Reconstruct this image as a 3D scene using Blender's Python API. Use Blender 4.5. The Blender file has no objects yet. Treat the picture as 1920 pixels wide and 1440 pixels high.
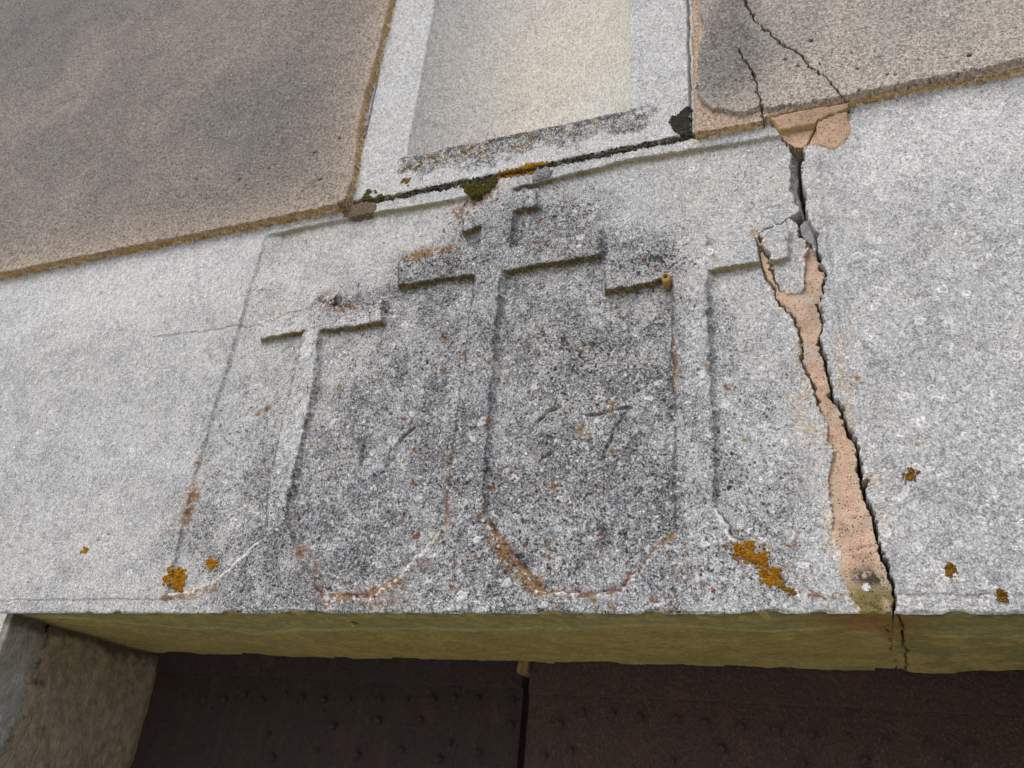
import bpy, math, random
import numpy as np
from mathutils import Matrix, Vector
random.seed(7)
S = bpy.context.scene
COL = S.collection
# ------------------------------------------------------------------ camera, sky, sun, exposure
F_PX = math.sqrt(-(300 * -4100 + -2820 * 425))
_ez = np.array([300, -2820, F_PX]); _ez /= np.linalg.norm(_ez)      # world up, seen from the camera (x right, y down, z forward)
_ex = np.array([4100, -425, -F_PX]); _ex /= np.linalg.norm(_ex)     # along the wall
_ey = np.cross(_ez, _ex)                                            # into the wall
H = 0.80
EYE = np.array([0.0, -H, 1.70])
cd = bpy.data.cameras.new('camera'); cam = bpy.data.objects.new('camera', cd); COL.objects.link(cam)
Wm = np.array([_ex, _ey, _ez])                                      # world = Wm @ cam_vec
right, down, fwd = Wm[:, 0], Wm[:, 1], Wm[:, 2]
m = Matrix(((right[0], -down[0], -fwd[0], EYE[0]), (right[1], -down[1], -fwd[1], EYE[1]), (right[2], -down[2], -fwd[2], EYE[2]), (0, 0, 0, 1)))
cam.matrix_world = m
cd.sensor_width = 36; cd.lens = 36 * F_PX / 1920; cd.clip_start = 0.02; cd.clip_end = 500
S.camera = cam

SUN_EL, SUN_AZ = math.radians(52), math.radians(-20)               # azimuth measured from the wall's outward normal, negative = left
w = bpy.data.worlds.new('World'); S.world = w; w.use_nodes = True
nt = w.node_tree; nt.nodes.clear()
sky = nt.nodes.new('ShaderNodeTexSky'); sky.sky_type = 'NISHITA'; sky.sun_disc = False
sdir = Vector((math.sin(SUN_AZ) * math.cos(SUN_EL), -math.cos(SUN_AZ) * math.cos(SUN_EL), math.sin(SUN_EL)))
sky.sun_elevation = SUN_EL; sky.sun_rotation = math.atan2(sdir.x, sdir.y)
sky.air_density = 1.0; sky.dust_density = 4.0; sky.ozone_density = 1.0
bg = nt.nodes.new('ShaderNodeBackground'); bg.inputs['Strength'].default_value = 0.10
ow = nt.nodes.new('ShaderNodeOutputWorld')
nt.links.new(sky.outputs[0], bg.inputs[0]); nt.links.new(bg.outputs[0], ow.inputs[0])
sl = bpy.data.lights.new('sun', 'SUN'); sl.energy = 1.2; sl.angle = math.radians(35); sl.color = (1.0, 0.985, 0.965)
so = bpy.data.objects.new('sun', sl); COL.objects.link(so)
so.rotation_euler = sdir.to_track_quat('Z', 'Y').to_euler()
S.view_settings.view_transform = 'Standard'; S.view_settings.look = 'None'; S.view_settings.gamma = 1
S.view_settings.use_curve_mapping = False
S.view_settings.exposure = 0.72
S.cycles.max_bounces = 6; S.cycles.diffuse_bounces = 4

# ------------------------------------------------------------------ helpers
FH = 0.0145           # how far the render stands proud of the stone
def at(x, y, Y=0.0):
    """where the line of sight of a spot meets the plane at depth Y of the wall"""
    r = np.array([x - 960, y - 720, F_PX]); d = Wm @ r
    return EYE + (Y + H) / d[1] * d
def uv(pts, Y=0.0):
    return np.array([at(x, y, Y)[[0, 2]] for x, y in pts])
def mmpx(x, y):
    a, b, c = at(x, y), at(x + 1, y), at(x, y + 1)
    return np.linalg.norm(b - a), np.linalg.norm(c - a)
_rng = np.random.RandomState(11)
_tab = _rng.rand(512, 512)
def vnoise(u, v, s, seed=0):
    x = u / s + seed * 17.31; y = v / s + seed * 9.77
    xi = np.floor(x).astype(int); yi = np.floor(y).astype(int); fx = x - xi; fy = y - yi
    fx = fx * fx * (3 - 2 * fx); fy = fy * fy * (3 - 2 * fy)
    a = _tab[xi % 512, yi % 512]; b = _tab[(xi + 1) % 512, yi % 512]; c = _tab[xi % 512, (yi + 1) % 512]; d = _tab[(xi + 1) % 512, (yi + 1) % 512]
    return (a * (1 - fx) + b * fx) * (1 - fy) + (c * (1 - fx) + d * fx) * fy
def fbm(u, v, s, seed=0, o=4, g=.55):
    r = 0; a = 1; t = 0
    for k in range(o):
        r = r + a * vnoise(u, v, s, seed + k * 3); t += a; a *= g; s *= .5
    return r / t
def ss(a, b, x):
    t = np.clip((x - a) / (b - a), 0, 1); return t * t * (3 - 2 * t)
def sdf(poly, U, V, pad=0.06):
    """signed distance, negative inside"""
    poly = np.asarray(poly, float)
    out = np.full(U.shape, 1.0)
    m = (U > poly[:, 0].min() - pad) & (U < poly[:, 0].max() + pad) & (V > poly[:, 1].min() - pad) & (V < poly[:, 1].max() + pad)
    u = U[m]; v = V[m]; d2 = np.full(u.shape, 1e9); ins = np.zeros(u.shape, bool)
    n = len(poly)
    for i in range(n):
        ax, ay = poly[i]; bx, by = poly[(i + 1) % n]
        ex, ey = bx - ax, by - ay; L = ex * ex + ey * ey + 1e-12
        t = np.clip(((u - ax) * ex + (v - ay) * ey) / L, 0, 1)
        d2 = np.minimum(d2, (u - ax - t * ex) ** 2 + (v - ay - t * ey) ** 2)
        if ay != by:
            c = ((ay > v) != (by > v)) & (u < (bx - ax) * (v - ay) / (by - ay) + ax)
            ins ^= c
    d = np.sqrt(d2); out[m] = np.where(ins, -d, d)
    return out
def pdist(line, U, V, pad=0.05):
    """distance to an open polyline, and how far along it (0..1)"""
    line = np.asarray(line, float); out = np.full(U.shape, 1.0); par = np.zeros(U.shape)
    m = (U > line[:, 0].min() - pad) & (U < line[:, 0].max() + pad) & (V > line[:, 1].min() - pad) & (V < line[:, 1].max() + pad)
    u = U[m]; v = V[m]; d2 = np.full(u.shape, 1e9); pp = np.zeros(u.shape); n = len(line) - 1
    for i in range(n):
        ax, ay = line[i]; bx, by = line[i + 1]; ex, ey = bx - ax, by - ay; L = ex * ex + ey * ey + 1e-12
        t = np.clip(((u - ax) * ex + (v - ay) * ey) / L, 0, 1)
        q = (u - ax - t * ex) ** 2 + (v - ay - t * ey) ** 2
        k = q < d2; d2 = np.where(k, q, d2); pp = np.where(k, (i + t) / n, pp)
    out[m] = np.sqrt(d2); par[m] = pp
    return out, par
def tag(o, label=None, cat=None, group=None, kind=None):
    if label: o['label'] = label
    if cat: o['category'] = cat
    if group: o['group'] = group
    if kind: o['kind'] = kind
    return o
def empty(name, loc, label, cat, group=None):
    o = bpy.data.objects.new(name, None); o.location = loc; o.empty_display_size = .05
    COL.objects.link(o); return tag(o, label, cat, group)
def make(name, co, faces, mat, parent=None, attrs=None, smooth=True, kind=None):
    """co in world metres; stored relative to the parent's base so the part moves with its thing"""
    co = np.asarray(co, np.float32)
    if parent is not None: co = co - np.array(parent.location, np.float32)
    faces = np.asarray(faces, np.int32)
    me = bpy.data.meshes.new(name); k = faces.shape[1]
    me.vertices.add(len(co)); me.vertices.foreach_set('co', co.ravel())
    me.loops.add(faces.size); me.loops.foreach_set('vertex_index', faces.ravel())
    me.polygons.add(len(faces)); me.polygons.foreach_set('loop_start', np.arange(0, faces.size, k, dtype=np.int32))
    me.polygons.foreach_set('loop_total', np.full(len(faces), k, np.int32))
    me.update(calc_edges=True)
    me.polygons.foreach_set('use_smooth', np.full(len(faces), smooth, bool))
    for a, val in (attrs or {}).items():
        if val.ndim == 2:
            at_ = me.color_attributes.new(a, 'FLOAT_COLOR', 'POINT')
            at_.data.foreach_set('color', np.concatenate([val, np.ones((len(val), 1))], 1).astype(np.float32).ravel())
        else:
            at_ = me.attributes.new(a, 'FLOAT', 'POINT'); at_.data.foreach_set('value', val.astype(np.float32))
    me.materials.append(mat)
    o = bpy.data.objects.new(name, me); COL.objects.link(o)
    if parent is not None: o.parent = parent
    if kind: o['kind'] = kind
    return o
def grid_faces(n, m_):
    i = np.arange(n - 1)[:, None] * m_ + np.arange(m_ - 1)[None, :]
    return np.stack([i, i + 1, i + m_ + 1, i + m_], -1).reshape(-1, 4)

# ------------------------------------------------------------------ materials
class N:
    def __init__(s, name):
        s.mat = bpy.data.materials.new(name); s.mat.use_nodes = True
        s.t = s.mat.node_tree; s.t.nodes.clear()
        s.out = s.t.nodes.new('ShaderNodeOutputMaterial'); s.b = s.t.nodes.new('ShaderNodeBsdfPrincipled')
        s.t.links.new(s.b.outputs[0], s.out.inputs[0])
        s.co = s.t.nodes.new('ShaderNodeTexCoord').outputs['Object']
    def link(s, a, b):
        if hasattr(a, 'is_linked'): s.t.links.new(a, b)
        else: b.default_value = a
    def math(s, op, a, b=0.0, c=None, clamp=False):
        n = s.t.nodes.new('ShaderNodeMath'); n.operation = op; n.use_clamp = clamp
        s.link(a, n.inputs[0]); s.link(b, n.inputs[1])
        if c is not None: s.link(c, n.inputs[2])
        return n.outputs[0]
    def noise(s, scale, det=2.0, rough=.5, co=None, dist=0.0):
        n = s.t.nodes.new('ShaderNodeTexNoise'); n.inputs['Scale'].default_value = scale; n.inputs['Detail'].default_value = det
        n.inputs['Roughness'].default_value = rough; n.inputs['Distortion'].default_value = dist
        s.t.links.new(co or s.co, n.inputs['Vector']); return n
    def voro(s, scale, feat='F1', co=None, rnd=1.0):
        n = s.t.nodes.new('ShaderNodeTexVoronoi'); n.feature = feat; n.inputs['Scale'].default_value = scale
        n.inputs['Randomness'].default_value = rnd
        s.t.links.new(co or s.co, n.inputs['Vector']); return n
    def ramp(s, fac, lo, hi, a=0.0, b=1.0):
        n = s.t.nodes.new('ShaderNodeMapRange'); n.interpolation_type = 'SMOOTHSTEP'
        s.link(fac, n.inputs[0]); s.link(lo, n.inputs[1]); s.link(hi, n.inputs[2]); n.inputs[3].default_value = a; n.inputs[4].default_value = b
        return n.outputs[0]
    def mix(s, f, a, b, mode='MIX'):
        n = s.t.nodes.new('ShaderNodeMix'); n.data_type = 'RGBA'; n.blend_type = mode; n.clamp_factor = True
        s.link(f, n.inputs[0])
        for q, i in ((a, 6), (b, 7)):
            if isinstance(q, tuple): n.inputs[i].default_value = (*q, 1)
            else: s.t.links.new(q, n.inputs[i])
        return n.outputs[2]
    def attr(s, name, out='Fac'):
        n = s.t.nodes.new('ShaderNodeAttribute'); n.attribute_name = name; return n.outputs[out]
    def scalev(s, v, k):
        n = s.t.nodes.new('ShaderNodeVectorMath'); n.operation = 'MULTIPLY'; s.t.links.new(v, n.inputs[0]); n.inputs[1].default_value = k; return n.outputs[0]
    def warp(s, scale, amt):
        n = s.noise(scale, 2)
        a = s.t.nodes.new('ShaderNodeVectorMath'); a.operation = 'MULTIPLY_ADD'
        s.t.links.new(n.outputs['Color'], a.inputs[0]); a.inputs[1].default_value = (amt,) * 3; s.t.links.new(s.co, a.inputs[2])
        return a.outputs[0]
    def bump(s, h, dist, strength=1.0):
        n = s.t.nodes.new('ShaderNodeBump'); n.inputs['Distance'].default_value = dist; n.inputs['Strength'].default_value = strength
        s.link(h, n.inputs['Height']); s.t.links.new(n.outputs[0], s.b.inputs['Normal']); return n
    def done(s, col, rough=.9, spec=.25):
        if isinstance(col, tuple): s.b.inputs['Base Color'].default_value = (*col, 1)
        else: s.t.links.new(col, s.b.inputs['Base Color'])
        s.link(rough, s.b.inputs['Roughness']); s.b.inputs['Specular IOR Level'].default_value = spec
        return s.mat

def stone_mat():
    n = N('weathered_limestone')
    col = n.attr('col', 'Color'); net = n.attr('net'); rough_ = n.attr('grit')
    # fine fabric of the stone: every little shell grain has its own tone
    wc = n.warp(160, .0035)
    st = n.scalev(wc, (1.0, 1.0, .72))
    v1 = n.voro(330, 'DISTANCE_TO_EDGE', st); v2 = n.voro(760, 'DISTANCE_TO_EDGE', st)
    ca, cb = n.voro(330, 'F1', st), n.voro(760, 'F1', st)
    sa = n.t.nodes.new('ShaderNodeSeparateColor'); n.t.links.new(ca.outputs['Color'], sa.inputs[0])
    sb = n.t.nodes.new('ShaderNodeSeparateColor'); n.t.links.new(cb.outputs['Color'], sb.inputs[0])
    g1 = n.noise(480, 4, .72, wc); g2 = n.noise(1500, 2, .6); big = n.noise(45, 3, .6); mid = n.noise(130, 3, .6)
    gcon = n.math('MULTIPLY_ADD', net, .50, .38)
    gr_ = n.math('ADD', n.math('MULTIPLY', n.math('SUBTRACT', sa.outputs[0], .5), .40), n.math('MULTIPLY', n.math('SUBTRACT', sb.outputs[0], .5), .85))
    gr_ = n.math('MULTIPLY', gr_, gcon)
    g5 = n.noise(215, 3, .65, n.scalev(wc, (1.0, 1.0, .6)))
    gr_ = n.math('ADD', gr_, n.math('MULTIPLY', n.math('SUBTRACT', n.ramp(g5.outputs[0], .38, .62), .5), .26))
    grain = n.math('ADD', n.math('MULTIPLY_ADD', n.ramp(g1.outputs[0], .38, .62), .58, n.math('MULTIPLY', n.ramp(g2.outputs[0], .3, .7), .18)), gr_)
    lit = n.math('MULTIPLY_ADD', grain, 1.0, .62)
    c = n.mix(1.0, col, n.t.nodes.new('ShaderNodeCombineColor').outputs[0], 'MULTIPLY')
    comb = [q for q in n.t.nodes if q.bl_idname == 'ShaderNodeCombineColor'][-1]
    for i in range(3): n.t.links.new(lit, comb.inputs[i])
    # pale grains
    pale = n.math('MULTIPLY', n.math('MAXIMUM', n.ramp(g1.outputs[0], .60, .72), n.ramp(sb.outputs[1], .78, .84)), .46)
    c = n.mix(pale, c, (.84, .85, .86))
    # green-brown algae on the faces that look down
    alg = n.attr('alg'); a1 = n.noise(170, 4, .7); a2 = n.noise(430, 4, .7)
    ac = n.mix(n.ramp(a1.outputs[0], .42, .56), (.30, .26, .115), (.13, .11, .040))
    ac = n.mix(n.ramp(net, .15, .5, .75, 0.0), ac, (.44, .42, .24))
    ac = n.mix(n.math('MULTIPLY', n.ramp(a2.outputs[0], .48, .56), n.math('MULTIPLY_ADD', net, .70, .30)), ac, (.045, .045, .022))
    c = n.mix(alg, c, ac)
    vn = n.noise(70, 4, .6, None, 1.2); vm = n.noise(28, 2, .5)
    vein = n.math('SUBTRACT', 1.0, n.ramp(n.math('ABSOLUTE', n.math('SUBTRACT', vn.outputs[0], .5)), .003, .015))
    vein = n.math('MULTIPLY', n.math('MULTIPLY', vein, n.ramp(vm.outputs[0], .50, .57)), n.math('SUBTRACT', 1.0, alg))
    c = n.mix(n.math('MULTIPLY', vein, .78), c, (.10, .105, .115))
    # black lichen sitting in the joints between the grains
    thr = n.math('MULTIPLY_ADD', n.ramp(mid.outputs[0], .35, .65), .50, n.math('MULTIPLY_ADD', n.ramp(big.outputs[0], .35, .65), .28, .30))
    den = n.math('MULTIPLY', net, thr)
    w1 = n.math('MULTIPLY', den, .20); e1 = n.math('SUBTRACT', 1.0, n.ramp(v1.outputs[0], 0.0, n.math('ADD', w1, .004)))
    w2 = n.math('MULTIPLY', den, .10); e2 = n.math('SUBTRACT', 1.0, n.ramp(v2.outputs[0], 0.0, n.math('ADD', w2, .004)))
    ed = n.math('MAXIMUM', n.math('MULTIPLY', e1, n.ramp(den, .05, .45)), n.math('MULTIPLY', e2, n.ramp(den, .35, .9)))
    sp = n.math('MULTIPLY', n.ramp(n.noise(620, 3, .7).outputs[0], n.math('SUBTRACT', .68, n.math('MULTIPLY', den, .12)), n.math('SUBTRACT', .72, n.math('MULTIPLY', den, .12))), n.ramp(den, .06, .25))
    sc_ = n.noise(350, 3, .64, wc); th_ = n.math('SUBTRACT', .650, n.math('MULTIPLY', den, .135))
    sp2 = n.math('MULTIPLY', n.ramp(sc_.outputs[0], th_, n.math('ADD', th_, .035)), n.ramp(den, .08, .3))
    sp = n.math('MAXIMUM', sp, sp2)
    blk = n.math('MULTIPLY', n.math('MAXIMUM', n.math('MULTIPLY', ed, .75), sp), n.math('SUBTRACT', 1.0, alg))
    c = n.mix(n.math('MULTIPLY', blk, .95), c, (.030, .034, .040))
    ov = n.math('MULTIPLY', n.attr('ov'), n.ramp(n.noise(900, 2, .6).outputs[0], .25, .5, .6, 1.0))
    c = n.mix(ov, c, n.attr('ovc', 'Color'))
    h = n.math('ADD', n.math('MULTIPLY', g1.outputs[0], 1.4), n.math('MULTIPLY', n.math('MULTIPLY', n.ramp(v1.outputs[0], 0, .25), .45), net))
    h = n.math('ADD', h, n.math('MULTIPLY', g2.outputs[0], .5))
    h = n.math('ADD', h, n.math('MULTIPLY', mid.outputs[0], .7))
    n.bump(n.math('MULTIPLY', h, rough_), .0016)
    return n.done(c, .92, .2)
def render_mat():
    n = N('pebbly_lime_render')
    col = n.attr('col', 'Color')
    g1 = n.noise(520, 3, .7); g2 = n.noise(1500, 2, .6); mid = n.noise(110, 4, .6)
    v = n.voro(420, 'F1'); vb = n.voro(85, 'F1')
    lit = n.math('MULTIPLY_ADD', n.ramp(g1.outputs[0], .35, .65), .70, n.math('MULTIPLY_ADD', n.ramp(g2.outputs[0], .3, .7), .25, n.math('MULTIPLY_ADD', n.ramp(n.noise(230, 4, .75).outputs[0], .40, .60), .55, .24)))
    comb = n.t.nodes.new('ShaderNodeCombineColor')
    for i in range(3): n.t.links.new(lit, comb.inputs[i])
    c = n.mix(1.0, col, comb.outputs[0], 'MULTIPLY')
    sep = n.t.nodes.new('ShaderNodeSeparateColor'); n.t.links.new(v.outputs['Color'], sep.inputs[0])
    inside = n.math('SUBTRACT', 1.0, n.ramp(v.outputs['Distance'], .22, .34))
    c = n.mix(n.math('MULTIPLY', inside, n.ramp(sep.outputs[0], .86, .90)), c, (.62, .60, .55))
    c = n.mix(n.math('MULTIPLY', inside, n.ramp(sep.outputs[1], .84, .88)), c, (.05, .05, .05))
    c = n.mix(n.math('MULTIPLY', inside, n.ramp(sep.outputs[2], .985, .99)), c, (.30, .11, .06))
    g4 = n.noise(260, 4, .75)
    h = n.math('ADD', n.math('MULTIPLY', g1.outputs[0], 1.4), n.math('MULTIPLY', g2.outputs[0], .7))
    h = n.math('ADD', h, n.math('ADD', n.math('MULTIPLY', g4.outputs[0], 1.6), n.math('MULTIPLY', mid.outputs[0], 1.0)))
    n.bump(h, .0026)
    return n.done(c, .95, .15)
def mortar_mat():
    n = N('pink_repair_mortar')
    col = n.attr('col', 'Color'); g1 = n.noise(700, 3, .6); v = n.voro(400, 'F1'); mid = n.noise(60, 4, .65)
    sep = n.t.nodes.new('ShaderNodeSeparateColor'); n.t.links.new(v.outputs['Color'], sep.inputs[0])
    hole = n.math('MULTIPLY', n.math('SUBTRACT', 1.0, n.ramp(v.outputs['Distance'], .22, .34)), n.ramp(sep.outputs[0], .66, .72))
    lit = n.math('MULTIPLY_ADD', n.ramp(g1.outputs[0], .3, .7), .42, n.math('MULTIPLY_ADD', n.ramp(mid.outputs[0], .3, .7), .22, .68))
    comb = n.t.nodes.new('ShaderNodeCombineColor')
    for i in range(3): n.t.links.new(lit, comb.inputs[i])
    c = n.mix(1.0, col, comb.outputs[0], 'MULTIPLY')
    c = n.mix(n.math('MULTIPLY', hole, .8), c, (.10, .055, .035))
    h = n.math('SUBTRACT', n.math('ADD', n.math('MULTIPLY', g1.outputs[0], .9), n.math('MULTIPLY', mid.outputs[0], .8)), n.math('MULTIPLY', hole, 1.0))
    n.bump(h, .0016)
    return n.done(c, .93, .15)
def algae_mat(name='algae_stained_limestone', k=1.0, bump=.0012, stretch=(.35, 1, 1)):
    n = N(name)
    col = n.attr('col', 'Color'); st = n.scalev(n.co, stretch)
    g1 = n.noise(420, 4, .65, st); g2 = n.noise(90, 4, .6, st); g3 = n.noise(1400, 2, .6)
    lit = n.math('MULTIPLY_ADD', n.ramp(g1.outputs[0], .3, .7), .60 * k, n.math('MULTIPLY_ADD', n.ramp(g3.outputs[0], .3, .7), .25, n.math('MULTIPLY_ADD', n.ramp(g2.outputs[0], .3, .7), .15 * k, 1 - .50 * k)))
    comb = n.t.nodes.new('ShaderNodeCombineColor')
    for i in range(3): n.t.links.new(lit, comb.inputs[i])
    c = n.mix(1.0, col, comb.outputs[0], 'MULTIPLY')
    dk = n.math('MULTIPLY', n.attr('net'), n.ramp(g1.outputs[0], .50, .58))
    c = n.mix(n.math('MULTIPLY', dk, .8), c, (.03, .032, .018))
    h = n.math('ADD', n.math('MULTIPLY', g1.outputs[0], 1.0), n.math('ADD', n.math('MULTIPLY', g2.outputs[0], 1.0), n.math('MULTIPLY', g3.outputs[0], .4)))
    n.bump(h, bump)
    return n.done(c, .93, .15)
def rust_mat(dark=0.0):
    n = N('rusty_sheet_iron')
    st = n.scalev(n.co, (1, 1, .55))
    a = n.noise(14, 5, .65); b = n.noise(380, 4, .7, st); p = n.noise(30, 3, .6, dist=.6); g = n.voro(240, 'F1', st)
    c = n.mix(n.ramp(a.outputs[0], .35, .65), (.20, .105, .072), (.150, .10, .098))
    c = n.mix(n.ramp(b.outputs[0], .35, .7), n.mix(.5, c, (.020, .013, .013)), c)
    c = n.mix(n.math('MULTIPLY', n.ramp(b.outputs[0], .56, .66), .7), c, (.42, .25, .16))
    c = n.mix(n.math('MULTIPLY', n.ramp(p.outputs[0], .58, .70), .7), c, (.060, .068, .066))
    c = n.mix(n.math('MULTIPLY', n.ramp(n.noise(22, 4, .6).outputs[0], .62, .75), .6), c, (.27, .12, .05))
    sep = n.t.nodes.new('ShaderNodeSeparateColor'); n.t.links.new(g.outputs['Color'], sep.inputs[0])
    fl = n.math('MULTIPLY', n.math('SUBTRACT', 1.0, n.ramp(g.outputs['Distance'], .08, .14)), n.ramp(sep.outputs[0], .985, .99))
    c = n.mix(fl, c, (.4, .38, .33))
    if dark:
        c = n.mix(dark, c, (.016, .011, .013))
        sr = n.noise(34, 4, .65, n.scalev(n.co, (1.6, 1, .5)))
        c = n.mix(n.math('MULTIPLY', n.ramp(sr.outputs[0], .52, .66), .45 * (1.1 - dark) + .12), c, (.13, .062, .035))
    h = n.math('ADD', n.math('MULTIPLY', b.outputs[0], 1.0), n.math('MULTIPLY', n.noise(130, 4, .7).outputs[0], 1.4))
    n.bump(h, .004)
    return n.done(c, .50, .6)
def simple_mat(name, c1, c2, scale, bump=.0006, rough=.9):
    n = N(name); g = n.noise(scale, 4, .65); g2 = n.noise(scale * 4, 2, .6)
    f = n.math('MULTIPLY_ADD', n.ramp(g2.outputs[0], .3, .7), .5, n.math('MULTIPLY', n.ramp(g.outputs[0], .3, .7), .5))
    n.bump(n.math('ADD', g.outputs[0], n.math('MULTIPLY', g2.outputs[0], .5)), bump)
    return n.done(n.mix(f, c1, c2), rough, .15)
M_STONE, M_REND, M_MORT, M_ALG, M_RUST = stone_mat(), render_mat(), mortar_mat(), algae_mat(), rust_mat()
M_JAMB = algae_mat('algae_stained_jamb_stone', 1.0, .0022, (1, 1, .4))
def lichen_mat(name, a, b, dk):
    n = N(name); v = n.voro(620, 'F1'); e = n.voro(620, 'DISTANCE_TO_EDGE'); g = n.noise(90, 3, .6); q = n.noise(900, 2, .6)
    sep = n.t.nodes.new('ShaderNodeSeparateColor'); n.t.links.new(v.outputs['Color'], sep.inputs[0])
    c = n.mix(n.math('MULTIPLY_ADD', sep.outputs[0], .6, n.math('MULTIPLY', n.ramp(g.outputs[0], .3, .7), .4)), a, b)
    c = n.mix(n.math('MULTIPLY', n.math('SUBTRACT', 1.0, n.ramp(e.outputs['Distance'], .02, .12)), .6), c, dk)
    n.bump(n.math('ADD', n.ramp(e.outputs['Distance'], 0, .3), q.outputs[0]), .0012)
    return n.done(c, .9, .1)
M_LICH = lichen_mat('orange_lichen', (.30, .115, .006), (.80, .40, .02), (.10, .035, .008))
M_LICHB = lichen_mat('brown_orange_lichen', (.22, .11, .02), (.46, .26, .03), (.05, .035, .012))
M_MOSS = simple_mat('dark_moss', (.022, .026, .008), (.13, .125, .022), 500)
M_MOSSD = simple_mat('black_crusty_moss', (.012, .013, .012), (.060, .060, .045), 420)
M_WOOD = algae_mat('old_grey_wood', 1.0, .0012, (1.6, 1, .12))
M_MUD = simple_mat('dried_mud', (.26, .155, .055), (.45, .29, .12), 400)
M_HUSK = simple_mat('pale_shell', (.42, .36, .20), (.62, .56, .38), 500)
M_CHIP = simple_mat('grey_broken_stone', (.16, .165, .18), (.33, .335, .35), 300)
M_GROUND = simple_mat('pale_stone_paving', (.34, .31, .26), (.44, .40, .33), 3, .002)

# ------------------------------------------------------------------ the wall face: one height field, cut into its stones
STEP = 1.9
xs = np.array([at(p, 800)[0] for p in np.arange(-640, 2000, STEP)])
z_b = at(900, 1150)[2]
# rows: even in the picture at the right-hand side, where the wall is nearest
zs = []
p = 1150.0
while True:
    z = at(1500, p)[2]
    if z > 2.0 + 1.35: break
    zs.append(z); p -= STEP * (1.0 if z < 2.62 else 1.3)
zs = np.array(zs); zs = zs[zs > z_b - 1e-4]; zs[0] = z_b
def grow(a, d, lim):
    out = []; s = d; q = a
    while abs(q - a) < lim: s *= 1.18; q += s; out.append(q)
    return out
xs = np.concatenate([grow(xs[0], -(xs[1] - xs[0]), 1.2)[::-1], xs, grow(xs[-1], xs[-1] - xs[-2], 1.8)])
zs = np.concatenate([zs, grow(zs[-1], zs[-1] - zs[-2], 1.2)])
U, V = np.meshgrid(xs, zs, indexing='ij'); nx, nz = U.shape
print('GRID', nx, nz, nx * nz, 'x', xs[0], xs[-1], 'z', zs[0], zs[-1])
wa = (fbm(U, V, .012, 1, 3) - .5); wb = (fbm(U, V, .012, 5, 3) - .5)
Uw, Vw = U + wa * .004, V + wb * .004           # worn edges wander a millimetre or two
Ur, Vr = U + wa * .009 + (vnoise(U, V, .003, 3) - .5) * .0034, V + wb * .009 + (vnoise(U, V, .003, 4) - .5) * .0034   # ragged edges
far = 9.0
# -- outlines (traced where they stand on the wall)
panel = uv([(497, 441), (633, 412), (707, 396), (857, 372), (996, 344), (1174, 299), (1352, 269), (1402, 263), (1532, 240), (1546, 394), (1553, 460), (1570, 582), (1583, 640), (1593, 713), (1598, 793), (1608, 900), (1622, 1113), (310, 1114), (345, 972), (380, 830), (428, 673), (455, 580)])
X = {}
X['left'] = [[(592, 556), (632, 550), (612, 590), (597, 620), (583, 743), (571, 795), (543, 917), (530, 990), (498, 1005), (501, 899), (522, 823), (540, 743), (571, 618), (583, 580)],
             [(500, 594), (590, 576), (578, 617), (487, 633)], [(608, 575), (718, 560), (712, 602), (595, 620)]]
X['mid'] = [[(905, 347), (962, 338), (963, 385), (958, 440), (955, 465), (940, 510), (925, 640), (912, 800), (905, 965), (832, 990), (850, 837), (862, 737), (890, 517), (893, 460), (903, 422)],
            [(865, 392), (915, 383), (913, 420), (868, 434)], [(950, 361), (1003, 352), (1003, 384), (955, 396)],
            [(745, 492), (900, 460), (898, 511), (745, 533)], [(945, 465), (1125, 432), (1125, 475), (940, 509)]]
X['right'] = [[(1265, 452), (1323, 440), (1323, 507), (1327, 620), (1335, 787), (1337, 952), (1268, 985), (1265, 887), (1263, 653), (1260, 520)],
              [(1133, 498), (1270, 469), (1270, 517), (1135, 543)], [(1315, 464), (1478, 432), (1475, 482), (1315, 508)]]
mounds = [[(330, 1120), (400, 1090), (481, 1015), (500, 985), (535, 975), (560, 1040), (590, 1090), (602, 1119), (602, 1190), (330, 1190)],
          [(690, 1119), (740, 1083), (832, 985), (850, 950), (900, 950), (920, 992), (1000, 1098), (1018, 1113), (1018, 1190), (690, 1190)],
          [(1150, 1113), (1265, 992), (1268, 950), (1337, 945), (1370, 1000), (1400, 1035), (1470, 1098), (1505, 1113), (1505, 1190), (1150, 1190)]]
crack_l = [(1445, 232), (1459, 252), (1478, 268), (1483, 290), (1478, 339), (1487, 363), (1500, 394), (1486, 399)]
open_ = crack_l[:-1] + [(1506, 412), (1509, 405), (1510, 374), (1504, 339), (1504, 304), (1505, 276)]
hole = [(1483, 397), (1500, 394), (1507, 406), (1514, 410), (1531, 440), (1531, 464), (1519, 457), (1508, 448), (1501, 440), (1492, 416)]
frag = [(1421, 433), (1445, 417), (1480, 404), (1492, 415), (1501, 440), (1508, 448), (1511, 471), (1510, 506), (1504, 537), (1490, 542), (1475, 547), (1459, 535), (1449, 512), (1445, 495), (1442, 474), (1430, 460), (1421, 443)]
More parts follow.
